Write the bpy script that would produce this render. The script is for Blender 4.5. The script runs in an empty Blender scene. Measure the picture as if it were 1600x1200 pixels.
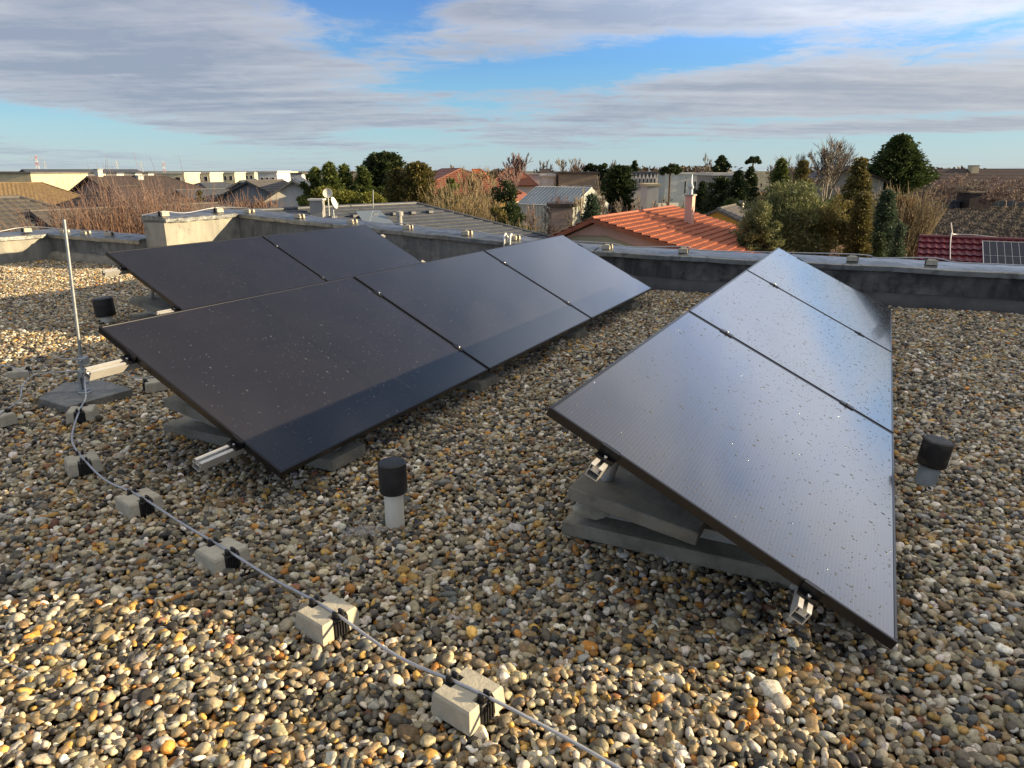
import bpy, math, random
import numpy as np
from mathutils import Vector, Matrix
R_ = math.radians
rng = np.random.default_rng(11)
random.seed(5)
scn = bpy.context.scene
col = scn.collection

# ------------------------------------------------------------------ camera
CAMH = 1.3187; PITCH = R_(16.506); FPX = 1126.97
cam_d = bpy.data.cameras.new('camera'); cam = bpy.data.objects.new('camera', cam_d); col.objects.link(cam)
cam.location = (0, 0, CAMH); cam.rotation_euler = (math.pi/2 - PITCH, 0, 0)
cam_d.sensor_fit = 'HORIZONTAL'; cam_d.sensor_width = 36; cam_d.lens = 36*FPX/1600
cam_d.clip_start = 0.05; cam_d.clip_end = 8000
scn.camera = cam
scn.render.resolution_x = 1024; scn.render.resolution_y = 768
# ------------------------------------------------------------------ sun, sky, exposure
SUN_AZ = R_(92.5); SUN_EL = R_(13.8)
sun_d = bpy.data.lights.new('sun', 'SUN'); sun = bpy.data.objects.new('sun', sun_d); col.objects.link(sun)
sun_d.energy = 5.0; sun_d.angle = R_(0.5); sun_d.color = (1.0, 0.77, 0.46)
sdir = Vector((math.sin(SUN_AZ)*math.cos(SUN_EL), math.cos(SUN_AZ)*math.cos(SUN_EL), math.sin(SUN_EL)))
sun.rotation_euler = sdir.to_track_quat('Z', 'Y').to_euler()
vs = scn.view_settings
vs.view_transform = 'Standard'; vs.look = 'None'; vs.gamma = 1; vs.use_curve_mapping = False; EXPO = 1.0; vs.exposure = EXPO

world = bpy.data.worlds.new('World'); scn.world = world; world.use_nodes = True
nt = world.node_tree; nt.nodes.clear()
class NT:
    """small node-building helper"""
    def __init__(s, nt): s.nt = nt
    def n(s, t, **k):
        nd = s.nt.nodes.new(t)
        for a, b in k.items(): setattr(nd, a, b)
        return nd
    def link(s, a, b): s.nt.links.new(a, b)
    def put(s, sock, v):
        if isinstance(v, bpy.types.NodeSocket): s.link(v, sock)
        elif v is not None: sock.default_value = v
    def m(s, op, a, b=None, c=None, clamp=False):
        nd = s.n('ShaderNodeMath', operation=op, use_clamp=clamp)
        s.put(nd.inputs[0], a); s.put(nd.inputs[1], b)
        if c is not None: s.put(nd.inputs[2], c)
        return nd.outputs[0]
    def mix(s, f, a, b, bt='MIX'):
        nd = s.n('ShaderNodeMix', data_type='RGBA', blend_type=bt, clamp_factor=True)
        s.put(nd.inputs['Factor'], f)
        for k, v in ((6, a), (7, b)):
            if isinstance(v, tuple) and len(v) == 3: v = v + (1,)
            s.put(nd.inputs[k], v)
        return nd.outputs[2]
    def noise(s, vec, scale, detail=4, rough=.55, dist=0, out=0):
        nd = s.n('ShaderNodeTexNoise'); s.put(nd.inputs['Vector'], vec)
        nd.inputs['Scale'].default_value = scale; nd.inputs['Detail'].default_value = detail
        nd.inputs['Roughness'].default_value = rough; nd.inputs['Distortion'].default_value = dist
        return nd.outputs[out]
    def mapr(s, v, a, b, c=0., d=1., smooth=False):
        nd = s.n('ShaderNodeMapRange', clamp=True)
        if smooth: nd.interpolation_type = 'SMOOTHSTEP'
        s.put(nd.inputs[0], v)
        for i, q in enumerate((a, b, c, d)): nd.inputs[1+i].default_value = q
        return nd.outputs[0]
    def scale(s, vec, v):
        nd = s.n('ShaderNodeMapping'); s.put(nd.inputs['Vector'], vec); nd.inputs['Scale'].default_value = v
        return nd.outputs[0]
w = NT(nt)
sky = w.n('ShaderNodeTexSky', sky_type='NISHITA'); sky.sun_disc = False
sky.sun_elevation = SUN_EL; sky.sun_rotation = SUN_AZ; sky.altitude = 100
sky.air_density = 1.0; sky.dust_density = 0.4; sky.ozone_density = 2.5
tc = w.n('ShaderNodeTexCoord'); sep = w.n('ShaderNodeSeparateXYZ'); w.link(tc.outputs['Generated'], sep.inputs[0])
X, Y, Z = sep.outputs
az = w.m('ARCTAN2', X, Y); el = w.m('ARCSINE', Z)
# cloud layer seen on a plane overhead
den = w.m('ADD', w.m('MAXIMUM', Z, 0.0), 0.062)
cmb = w.n('ShaderNodeCombineXYZ')
w.put(cmb.inputs[0], w.m('DIVIDE', X, den)); w.put(cmb.inputs[1], w.m('DIVIDE', Y, den))
pl = cmb.outputs[0]
n1 = w.noise(pl, 0.75, 8, .64, .5); n2 = w.noise(pl, 3.4, 7, .65, .8); n3 = w.noise(pl, 0.16, 3, .5)
n4 = w.noise(w.scale(pl, (.35, 1.3, 1)), 1.5, 5, .6, .3)
def gauss(u, v, ru, rv, amp, slope=0.0):
    a0 = math.atan((u-800)/1127*.97); e0 = (266-v)/1127*.96*math.cos(a0)
    da = w.m('SUBTRACT', az, a0)
    de = w.m('SUBTRACT', w.m('SUBTRACT', el, e0), w.m('MULTIPLY', da, slope))
    q = w.m('ADD', w.m('POWER', w.m('DIVIDE', w.m('ABSOLUTE', da), ru/1127), 2), w.m('POWER', w.m('DIVIDE', w.m('ABSOLUTE', de), rv/1127), 2))
    return w.m('MULTIPLY', w.m('EXPONENT', w.m('MULTIPLY', q, -1)), amp)
blobs = [ # openings (negative) and banks (positive)
    (575, 15, 110, 45, -.42, 0), (540, 90, 70, 20, -.12, 0), (1000, 105, 330, 20, -.27, .09), (1500, 62, 190, 17, -.16, .10), (760, 140, 170, 22, -.20, -.04),
    (60, 196, 150, 20, -.42, -.10), (190, 215, 130, 11, -.25, -.12), (650, 213, 90, 9, -.22, 0), (640, 170, 110, 9, -.16, 0),
    (180, 60, 300, 75, .20, 0), (430, 160, 300, 42, .16, 0), (1150, 35, 420, 32, .22, 0), (1350, 150, 400, 38, .20, 0),
    (200, 244, 420, 14, .12, 0), (900, 246, 900, 13, -.20, 0), (1480, 225, 260, 14, -.18, 0), (1400, 203, 300, 7, .16, 0), (1350, 188, 350, 5, -.10, 0)]
bias = None
for b in blobs:
    g = gauss(*b[:5], slope=b[5]); bias = g if bias is None else w.m('ADD', bias, g)
dens = w.m('ADD', w.m('ADD', w.m('MULTIPLY', n1, .62), w.m('MULTIPLY', n2, .34)), w.m('MULTIPLY', n4, .26))
dens = w.m('ADD', w.m('ADD', dens, bias), w.mapr(el, .9, 1.2, 0, .22))
rside = w.mapr(w.m('ABSOLUTE', w.m('SUBTRACT', az, .75)), .2, .6, 1, 0)
dens = w.m('ADD', dens, w.m('MULTIPLY', rside, w.mapr(el, .10, .2, 0, .06)))
dens = w.m('SUBTRACT', dens, w.m('MULTIPLY', w.m('MULTIPLY', w.mapr(el, .4, .6), w.mapr(el, .85, 1.1, 1, 0)), w.mapr(w.m('ABSOLUTE', az), .5, 1.0, .14, 0)))
cover = w.mapr(dens, .475, .71, 0, 1, True)
thick = w.mapr(w.m('ADD', w.m('MULTIPLY', dens, .75), w.m('MULTIPLY', n4, .5)), .52, .92)
KS = 1/(0.10*2**EXPO)
def kc(c, k=1.0): return tuple(q*KS*k for q in c)
g1 = w.mix(w.mapr(el, .0, .07), kc((.46, .60, .67)), kc((.29, .59, .75)))
g1 = w.mix(w.mapr(el, .05, .13), g1, kc((.15, .42, .78)))
g1 = w.mix(w.mapr(el, .12, .22), g1, kc((.080, .25, .70)))
g1 = w.mix(w.mapr(el, .22, .42), g1, kc((.10, .17, .29)))
g1 = w.mix(w.mapr(el, .45, .7), g1, kc((.050, .088, .16)))
skyc = w.mix(.82, sky.outputs[0], g1)
near_sun = w.mapr(w.m('ABSOLUTE', w.m('SUBTRACT', az, SUN_AZ)), 0.2, 1.5, 1, 0)
ccol = w.mix(thick, kc((.70, .70, .73)), kc((.33, .38, .48)))
ccol = w.mix(w.m('MULTIPLY', near_sun, .5), ccol, kc((.95, .86, .74)))
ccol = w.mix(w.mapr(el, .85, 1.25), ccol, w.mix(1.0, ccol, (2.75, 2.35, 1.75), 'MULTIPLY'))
lowf = w.mapr(el, .0, .09)
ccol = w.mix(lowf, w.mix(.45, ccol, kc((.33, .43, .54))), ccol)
cov2 = w.m('MULTIPLY', cover, w.mapr(el, -.01, .03, .35, .93))
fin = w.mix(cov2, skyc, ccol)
fin = w.mix(w.m('MULTIPLY', w.mapr(w.m('ABSOLUTE', w.m('SUBTRACT', az, .80)), .1, .85, 1, 0), w.m('MULTIPLY', w.mapr(el, .10, .22), w.mapr(el, .26, .55, 1, .35))), fin, w.mix(1.0, fin, (2.25, 2.36, 2.48), 'MULTIPLY'))
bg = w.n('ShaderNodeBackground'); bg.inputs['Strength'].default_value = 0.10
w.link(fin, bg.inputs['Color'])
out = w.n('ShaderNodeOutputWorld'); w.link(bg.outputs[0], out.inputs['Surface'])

# ------------------------------------------------------------------ helpers
CP, SP = math.cos(PITCH), math.sin(PITCH)
def ray(u, v):
    x = (u-800)/FPX; z = -(v-600)/FPX
    return Vector((x, CP+z*SP, -SP+z*CP))
def at(u, v, Y):
    d = ray(u, v); t = Y/d.y
    return Vector((0, 0, CAMH)) + d*t
def atz(u, v, z=0.0):
    d = ray(u, v); t = (z-CAMH)/d.z
    return Vector((0, 0, CAMH)) + d*t
G = -5.7
PHI = R_(26.6)
RD = Vector((math.sin(PHI), math.cos(PHI), 0)); QD = Vector((math.cos(PHI), -math.sin(PHI), 0))

def tag(o, label=None, cat=None, group=None, kind=None):
    if label: o['label'] = label
    if cat: o['category'] = cat
    if group: o['group'] = group
    if kind: o['kind'] = kind
    return o
def empty(name, loc=(0, 0, 0), rz=0, label=None, cat=None, group=None, mat=None):
    o = bpy.data.objects.new(name, None); col.objects.link(o)
    if mat is not None: o.matrix_world = mat
    else: o.location = loc; o.rotation_euler = (0, 0, rz)
    o.empty_display_size = .1
    return tag(o, label, cat, group)
def np_mesh(name, V, F, mat, parent=None, tint=None, smooth=False):
    V = np.asarray(V, np.float32).reshape(-1, 3); F = np.asarray(F, np.int32); k = F.shape[1]
    me = bpy.data.meshes.new(name)
    me.vertices.add(len(V)); me.vertices.foreach_set('co', V.ravel())
    me.loops.add(F.size); me.loops.foreach_set('vertex_index', F.ravel())
    me.polygons.add(len(F)); me.polygons.foreach_set('loop_start', np.arange(0, F.size, k, dtype=np.int32))
    me.update(calc_edges=True)
    if smooth: me.polygons.foreach_set('use_smooth', np.ones(len(F), bool))
    if tint is not None:
        a = me.attributes.new('tint', 'FLOAT', 'FACE'); a.data.foreach_set('value', np.asarray(tint, np.float32))
    me.materials.append(mat)
    o = bpy.data.objects.new(name, me); col.objects.link(o)
    if parent: o.parent = parent
    return o
class MB:
    def __init__(s): s.v = []; s.f = []; s.sm = []
    def add(s, vs, fs, smooth=False):
        k = len(s.v); s.v += [tuple(q) for q in vs]; s.f += [tuple(i+k for i in f) for f in fs]; s.sm += [smooth]*len(fs); return s
    def box(s, a, b, M=None, bev=0):
        (x0, y0, z0), (x1, y1, z1) = a, b
        if bev:
            vs = []
            c = bev
            for z, d in ((z0, c), (z0+c, 0), (z1-c, 0), (z1, c)):
                for (x, y) in ((x0+d+c, y0+d), (x1-d-c, y0+d), (x1-d, y0+d+c), (x1-d, y1-d-c), (x1-d-c, y1-d), (x0+d+c, y1-d), (x0+d, y1-d-c), (x0+d, y0+d+c)): vs.append((x, y, z))
            fs = [tuple(range(7, -1, -1)), tuple(range(24, 32))]
            for r in range(3):
                for i in range(8): j = (i+1) % 8; fs.append((r*8+i, r*8+j, r*8+8+j, r*8+8+i))
        else:
            vs = [(x0,y0,z0),(x1,y0,z0),(x1,y1,z0),(x0,y1,z0),(x0,y0,z1),(x1,y0,z1),(x1,y1,z1),(x0,y1,z1)]
            fs = [(3,2,1,0),(4,5,6,7),(0,1,5,4),(1,2,6,5),(2,3,7,6),(3,0,4,7)]
        if M is not None: vs = [M @ Vector(q) for q in vs]
        return s.add(vs, fs)
    def tube(s, pts, r, n=8, caps=True, r2=None):
        pts = [Vector(p) for p in pts]; N = len(pts); vs = []
        up = Vector((0, 0, 1)); t0 = (pts[1]-pts[0]).normalized()
        if abs(t0.z) > .95: up = Vector((1, 0, 0))
        for i, p in enumerate(pts):
            t = (pts[min(i+1, N-1)]-pts[max(i-1, 0)]).normalized()
            a = t.cross(up).normalized(); b = a.cross(t).normalized()
            rr = r if r2 is None else r+(r2-r)*i/(N-1)
            for k in range(n):
                th = 2*math.pi*k/n; vs.append(p+a*(math.cos(th)*rr)+b*(math.sin(th)*rr))
        fs = []
        for i in range(N-1):
            for k in range(n): j = (k+1) % n; fs.append((i*n+k, i*n+j, (i+1)*n+j, (i+1)*n+k))
        s.add(vs, fs, True)
        if caps: s.add(vs[:n], [tuple(range(n-1, -1, -1))]); s.add(vs[-n:], [tuple(range(n))])
        return s
    def lathe(s, prof, n=24, M=None):
        vs = []; fs = []; last = None
        for i in range(len(prof)-1):
            (r0, z0), (r1, z1) = prof[i], prof[i+1]; dirn = math.atan2(z1-z0, r1-r0)
            if last is None or abs(math.remainder(dirn-last, 2*math.pi)) > .6:     # a sharp edge gets a ring of its own
                vs += [Vector((r0*math.cos(2*math.pi*k/n), r0*math.sin(2*math.pi*k/n), z0)) for k in range(n)]
            b = len(vs)-n; vs += [Vector((r1*math.cos(2*math.pi*k/n), r1*math.sin(2*math.pi*k/n), z1)) for k in range(n)]
            for k in range(n): j = (k+1) % n; fs.append((b+k, b+j, b+n+j, b+n+k))
            last = dirn
        if M is not None: vs = [M @ q for q in vs]
        s.add(vs, fs, True)
        return s
    def prism(s, poly, z0, z1, M=None):
        n = len(poly); vs = [Vector((x, y, z0)) for x, y in poly]+[Vector((x, y, z1)) for x, y in poly]
        if M is not None: vs = [M @ q for q in vs]
        s.add(vs, [tuple(range(n-1, -1, -1)), tuple(range(n, 2*n))]+[(i, (i+1) % n, n+(i+1) % n, n+i) for i in range(n)])
        return s
    def build(s, name, mat, parent=None):
        me = bpy.data.meshes.new(name); me.from_pydata(s.v, [], s.f); me.polygons.foreach_set('use_smooth', s.sm)
        me.materials.append(mat); me.update()
        o = bpy.data.objects.new(name, me); col.objects.link(o)
        if parent: o.parent = parent
        return o
def copy_tree(o, parent=None):
    c = o.copy(); col.objects.link(c)
    if parent: c.parent = parent
    for ch in [q for q in bpy.data.objects if q.parent == o]: copy_tree(ch, c)
    return c
def smooth_path(P, n=6):
    P = [Vector(p) for p in P]; o = []
    for i in range(len(P)-1):
        p0 = P[max(i-1, 0)]; p1 = P[i]; p2 = P[i+1]; p3 = P[min(i+2, len(P)-1)]
        for k in range(n):
            t = k/n; o.append(.5*((2*p1)+(p2-p0)*t+(2*p0-5*p1+4*p2-p3)*t*t+(3*p1-p0-3*p2+p3)*t**3))
    o.append(P[-1]); return o

# ------------------------------------------------------------------ materials
def material(name, base, rough=.6, metal=0., var=None, vscale=3., vec='Object', vstretch=(1, 1, 1), bump=0., bscale=40., spec=.5, var2=None, v2scale=20., detail=5, lo=.35, hi=.65):
    m = bpy.data.materials.new(name); m.use_nodes = True; t = NT(m.node_tree); b = m.node_tree.nodes['Principled BSDF']
    b.inputs['Roughness'].default_value = rough; b.inputs['Metallic'].default_value = metal
    b.inputs['Specular IOR Level'].default_value = spec
    c = tuple(base)+(1,)
    tcn = t.n('ShaderNodeTexCoord'); v = tcn.outputs[vec]
    if vstretch != (1, 1, 1): v = t.scale(v, vstretch)
    if var:
        c = t.mix(t.mapr(t.noise(v, vscale, detail, .6), lo, hi), c, tuple(var)+(1,))
    if var2:
        c = t.mix(t.mapr(t.noise(tcn.outputs[vec], v2scale, 4, .65), .48, .72), c, tuple(var2)+(1,))
    t.put(b.inputs['Base Color'], c)
    if bump:
        bn = t.n('ShaderNodeBump'); bn.inputs['Strength'].default_value = bump; bn.inputs['Distance'].default_value = .02
        t.link(t.noise(tcn.outputs[vec], bscale, 5, .6), bn.inputs['Height']); t.link(bn.outputs[0], b.inputs['Normal'])
    m['_b'] = 1
    return m
def leaf_mat(name, a, b, rough=.6, trans=.25):
    m = bpy.data.materials.new(name); m.use_nodes = True; t = NT(m.node_tree); bs = m.node_tree.nodes['Principled BSDF']
    at_ = t.n('ShaderNodeAttribute', attribute_name='tint')
    c = t.mix(at_.outputs['Fac'], a, b); t.link(c, bs.inputs['Base Color'])
    bs.inputs['Roughness'].default_value = rough; bs.inputs['Specular IOR Level'].default_value = .3
    if trans:
        tr = t.n('ShaderNodeBsdfTranslucent'); t.link(c, tr.inputs[0]); mx = t.n('ShaderNodeMixShader'); mx.inputs[0].default_value = trans
        t.link(bs.outputs[0], mx.inputs[1]); t.link(tr.outputs[0], mx.inputs[2])
        t.link(mx.outputs[0], m.node_tree.nodes['Material Output'].inputs[0])
    return m
M = {}
M['bed'] = material('bed', (.03, .026, .02), .9, var=(.06, .05, .035), vscale=30)
M['alu'] = material('alu', (.72, .71, .68), .38, .55, var=(.62, .61, .58), vscale=25, vstretch=(1, 1, 1))
M['galv'] = material('galv', (.50, .54, .56), .42, .75, var=(.36, .39, .41), vscale=30)
M['blackmetal'] = material('blackmetal', (.006, .006, .007), .34, spec=.35)
M['bolt'] = material('bolt', (.7, .7, .7), .25, 1)
M['plastic_black'] = material('plastic_black', (.012, .012, .013), .42, var=(.022, .022, .024), vscale=40)
M['capblack'] = material('capblack', (.014, .015, .018), .5, var=(.04, .042, .048), vscale=18, bump=.12, bscale=200)
M['pvc'] = material('pvc', (.90, .87, .76), .45, var=(.82, .79, .68), vscale=12, vstretch=(1, 1, .3))
M['pvcgrey'] = material('pvcgrey', (.34, .37, .38), .5, var=(.25, .28, .29), vscale=14)
M['slab'] = material('slab', (.34, .315, .25), .9, var=(.19, .18, .145), vscale=7, bump=.5, bscale=60, var2=(.28, .27, .24), v2scale=11)
M['slabdark'] = material('slabdark', (.34, .305, .235), .9, var=(.18, .165, .13), vscale=6, bump=.4, bscale=50, var2=(.33, .31, .265), v2scale=9)
M['block'] = material('block', (.56, .52, .41), .85, var=(.43, .40, .32), vscale=18, bump=.2, bscale=120, var2=(.42, .39, .31), v2scale=45)
M['wire'] = material('wire', (.52, .53, .56), .4, .5, var=(.42, .43, .46), vscale=50)
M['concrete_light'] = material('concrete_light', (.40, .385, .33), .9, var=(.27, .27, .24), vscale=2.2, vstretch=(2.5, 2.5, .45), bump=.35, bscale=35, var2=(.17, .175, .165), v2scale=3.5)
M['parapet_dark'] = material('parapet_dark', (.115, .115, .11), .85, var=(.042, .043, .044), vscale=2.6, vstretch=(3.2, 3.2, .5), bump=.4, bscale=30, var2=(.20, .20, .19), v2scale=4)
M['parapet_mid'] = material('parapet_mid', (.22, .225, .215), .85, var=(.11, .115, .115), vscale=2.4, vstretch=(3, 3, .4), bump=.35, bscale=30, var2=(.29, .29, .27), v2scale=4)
M['coping'] = material('coping', (.28, .295, .30), .32, .7, var=(.20, .21, .215), vscale=4, bump=.25, bscale=14, var2=(.075, .075, .072), v2scale=9)
M['felt'] = material('felt', (.05, .052, .056), .65, var=(.09, .09, .092), vscale=5, bump=.3, bscale=60)

# pebble: colour from the instance attribute, mottled inside
def pebble_mat():
    m = bpy.data.materials.new('pebble'); m.use_nodes = True; t = NT(m.node_tree); b = m.node_tree.nodes['Principled BSDF']
    a = t.n('ShaderNodeAttribute', attribute_name='pcol'); a.attribute_type = 'INSTANCER'
    tcn = t.n('ShaderNodeTexCoord')
    off = t.n('ShaderNodeVectorMath', operation='ADD'); t.link(tcn.outputs['Object'], off.inputs[0]); t.link(a.outputs['Vector'], off.inputs[1])
    ge = t.n('ShaderNodeNewGeometry')
    n = t.noise(ge.outputs['Position'], 95, 4, .7)
    n2_ = t.noise(ge.outputs['Position'], 420, 3, .6)
    c = t.mix(t.mapr(n, .42, .68), a.outputs['Color'], t.mix(1, a.outputs['Color'], (.50, .47, .42), 'MULTIPLY'))
    c = t.mix(t.mapr(n2_, .58, .72, 0, .55), c, t.mix(1, a.outputs['Color'], (1.45, 1.4, 1.3), 'MULTIPLY'))
    t.link(c, b.inputs['Base Color']); b.inputs['Roughness'].default_value = .5; b.inputs['Specular IOR Level'].default_value = .4
    bn = t.n('ShaderNodeBump'); bn.inputs['Strength'].default_value = .25; bn.inputs['Distance'].default_value = .003
    t.link(t.noise(ge.outputs['Position'], 160, 4, .6), bn.inputs['Height']); t.link(bn.outputs[0], b.inputs['Normal'])
    return m
M['pebble'] = pebble_mat()

# ------------------------------------------------------------------ roof deck and gravel
P_BW = Vector((.889, 8.80, 0))        # a point of the back parapet's inner face
def bw(x, z=0): return Vector((x, P_BW.y+(x-P_BW.x)*QD.y/QD.x, z))
K0 = bw(-4.2); K1 = K0-RD*1.33; K2 = K1-QD*.46; C12 = Vector((-7.1, 11.24, 0)); L1E = C12-RD*11
L2E = C12+QD*((K1-C12).dot(QD))
roof = MB(); poly = [(L1E.x-1, L1E.y), (-9, -5), (9, -5), (bw(9).x, bw(9).y), (K0.x, K0.y), (K1.x, K1.y), (C12.x, C12.y)]
roof.add([(x, y, -.03) for x, y in poly], [tuple(range(len(poly)))])
tag(roof.build('roof_deck', M['bed']), kind='structure')

KEEP_OFF = [(lambda p: (p.x, p.y, .050))(atz(u, v)) for u, v in [(732, 1112), (513, 983), (350, 884), (220, 800), (132, 737), (130, 657), (32, 591), (0, 663), (243, 608)]]
KEEP_OFF += [(lambda p: (p.x, p.y, .036))(atz(u, v)) for u, v in [(617, 812), (1446, 752)]]
def gravel():
    s = .0155
    xs = np.arange(-9, 9, s); ys = np.arange(.85, 12, s)
    gx, gy = np.meshgrid(xs, ys); gx = gx+(np.arange(len(ys)) % 2)[:, None]*s*.5
    pts = np.stack([gx.ravel(), gy.ravel()], 1)
    pts = pts+rng.uniform(-.45, .45, pts.shape)*s
    k = np.abs(pts[:, 0]) < .80*pts[:, 1]+1.3
    rel = lambda p, d: (pts[:, 0]-p.x)*d.x+(pts[:, 1]-p.y)*d.y
    left = rel(K1, QD) < 0
    k &= np.where(left, rel(L2E, RD) < -.02, rel(K0, RD) < -.02)
    k &= rel(C12, QD) > .02
    for (qx, qy, qr) in KEEP_OFF: k &= (pts[:, 0]-qx)**2+(pts[:, 1]-qy)**2 > qr*qr
    pts = pts[k]
    n = len(pts); lay = rng.random(n) < .42
    sc = np.exp(rng.normal(0, .26, n))
    sc = np.where(rng.random(n) < .06, sc*1.35, sc)
    z = np.where(lay, rng.uniform(.004, .013, n), rng.uniform(-.010, .001, n))
    # gentle undulation of the gravel surface
    und = .010*np.sin(pts[:, 0]*3.1+1.3*np.sin(pts[:, 1]*2.3))+.008*np.sin(pts[:, 1]*4.7+pts[:, 0]*1.9)
    z = z+und-.008
    pos = np.concatenate([pts, z[:, None]], 1)
    rot = np.stack([rng.normal(0, .38, n), rng.normal(0, .38, n), rng.uniform(0, 6.283, n)], 1)
    scl = np.stack([sc*rng.uniform(.85, 1.25, n), sc*rng.uniform(.85, 1.15, n), sc*rng.uniform(.8, 1.2, n)], 1)
    pal = np.array([(.40, .345, .225), (.22, .19, .135), (.105, .092, .070), (.55, .49, .37), (.36, .255, .13), (.58, .36, .10), (.46, .21, .045), (.72, .67, .57), (.040, .038, .036), (.23, .155, .08), (.22, .10, .055), (.40, .39, .35), (.12, .125, .12)])
    pr = np.array([.21, .15, .11, .14, .10, .05, .028, .07, .055, .05, .012, .06, .05]); pr /= pr.sum()
    ci = rng.choice(len(pal), n, p=pr)
    pc = 1.12*pal[ci]*np.exp(rng.normal(0, .26, (n, 1)))*np.exp(rng.normal(0, .02, (n, 3)))
    # source stones
    import bmesh
    bm = bmesh.new(); bmesh.ops.create_icosphere(bm, subdivisions=2, radius=1); 
    bv = np.array([v.co[:] for v in bm.verts]); bf = np.array([[v.index for v in f.verts] for f in bm.faces]); bm.free()
    V = []; F = []; sid = []; NS = 18
    for i in range(NS):
        a, b, c = .0136*rng.uniform(.85, 1.2), .0108*rng.uniform(.85, 1.1), .0082*rng.uniform(.75, 1.15)
        d = np.ones(len(bv))
        for q in range(5):
            u_ = rng.normal(0, 1, 3); u_ /= np.linalg.norm(u_)
            d -= np.clip(bv@u_-rng.uniform(.45, .8), 0, 1)*rng.uniform(.35, .8)
        d += .05*np.sin(bv@rng.normal(0, 2.5, 3)+rng.uniform(0, 6))
        V.append(bv*d[:, None]*[a, b, c]); F.append(bf+i*len(bv)); sid += [i]*len(bv)
    V = np.concatenate(V); F = np.concatenate(F); ns = len(V)
    allV = np.concatenate([V, pos])
    me = bpy.data.meshes.new('gravel')
    me.vertices.add(len(allV)); me.vertices.foreach_set('co', allV.astype(np.float32).ravel())
    me.loops.add(F.size); me.loops.foreach_set('vertex_index', F.astype(np.int32).ravel())
    me.polygons.add(len(F)); me.polygons.foreach_set('loop_start', np.arange(0, F.size, 3, dtype=np.int32)); me.update(calc_edges=True)
    me.polygons.foreach_set('use_smooth', np.ones(len(F), bool)); me.materials.append(M['pebble'])
    def att(nm, ty, arr, key):
        a = me.attributes.new(nm, ty, 'POINT'); a.data.foreach_set(key, arr.ravel())
    att('src', 'BOOLEAN', np.concatenate([np.ones(ns, bool), np.zeros(n, bool)]), 'value')
    att('sid', 'INT', np.concatenate([np.array(sid, np.int32), np.zeros(n, np.int32)]), 'value')
    att('pick', 'INT', np.concatenate([np.zeros(ns, np.int32), rng.integers(0, NS, n).astype(np.int32)]), 'value')
    z3 = np.zeros((ns, 3))
    att('prot', 'FLOAT_VECTOR', np.concatenate([z3, rot]).astype(np.float32), 'vector')
    att('pscl', 'FLOAT_VECTOR', np.concatenate([z3, scl]).astype(np.float32), 'vector')
    att('pcol', 'FLOAT_COLOR', np.concatenate([np.concatenate([z3, pc]), np.ones((ns+n, 1))], 1).astype(np.float32), 'color')
    o = bpy.data.objects.new('gravel', me); col.objects.link(o)
    g = bpy.data.node_groups.new('gravel', 'GeometryNodeTree')
    g.interface.new_socket('Geometry', in_out='INPUT', socket_type='NodeSocketGeometry'); g.interface.new_socket('Geometry', in_out='OUTPUT', socket_type='NodeSocketGeometry')
    N = g.nodes; Lk = g.links.new
    gi = N.new('NodeGroupInput'); go = N.new('NodeGroupOutput')
    def na(nm, dt):
        q = N.new('GeometryNodeInputNamedAttribute'); q.data_type = dt; q.inputs[0].default_value = nm
        return q.outputs['Attribute']
    se = N.new('GeometryNodeSeparateGeometry'); se.domain = 'POINT'; Lk(gi.outputs[0], se.inputs[0]); Lk(na('src', 'BOOLEAN'), se.inputs['Selection'])
    sp = N.new('GeometryNodeSplitToInstances'); sp.domain = 'POINT'; Lk(se.outputs['Selection'], sp.inputs[0]); Lk(na('sid', 'INT'), sp.inputs['Group ID'])
    ip = N.new('GeometryNodeInstanceOnPoints'); Lk(se.outputs['Inverted'], ip.inputs['Points']); Lk(sp.outputs[0], ip.inputs['Instance'])
    ip.inputs['Pick Instance'].default_value = True; Lk(na('pick', 'INT'), ip.inputs['Instance Index'])
    er = N.new('FunctionNodeEulerToRotation'); Lk(na('prot', 'FLOAT_VECTOR'), er.inputs[0]); Lk(er.outputs[0], ip.inputs['Rotation'])
    Lk(na('pscl', 'FLOAT_VECTOR'), ip.inputs['Scale']); Lk(ip.outputs[0], go.inputs[0])
    md = o.modifiers.new('gravel', 'NODES'); md.node_group = g
    tag(o, 'rounded river pebbles in grey, cream and ochre covering the flat roof', 'gravel', kind='stuff')
    print('pebbles', n)
gravel()

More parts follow.
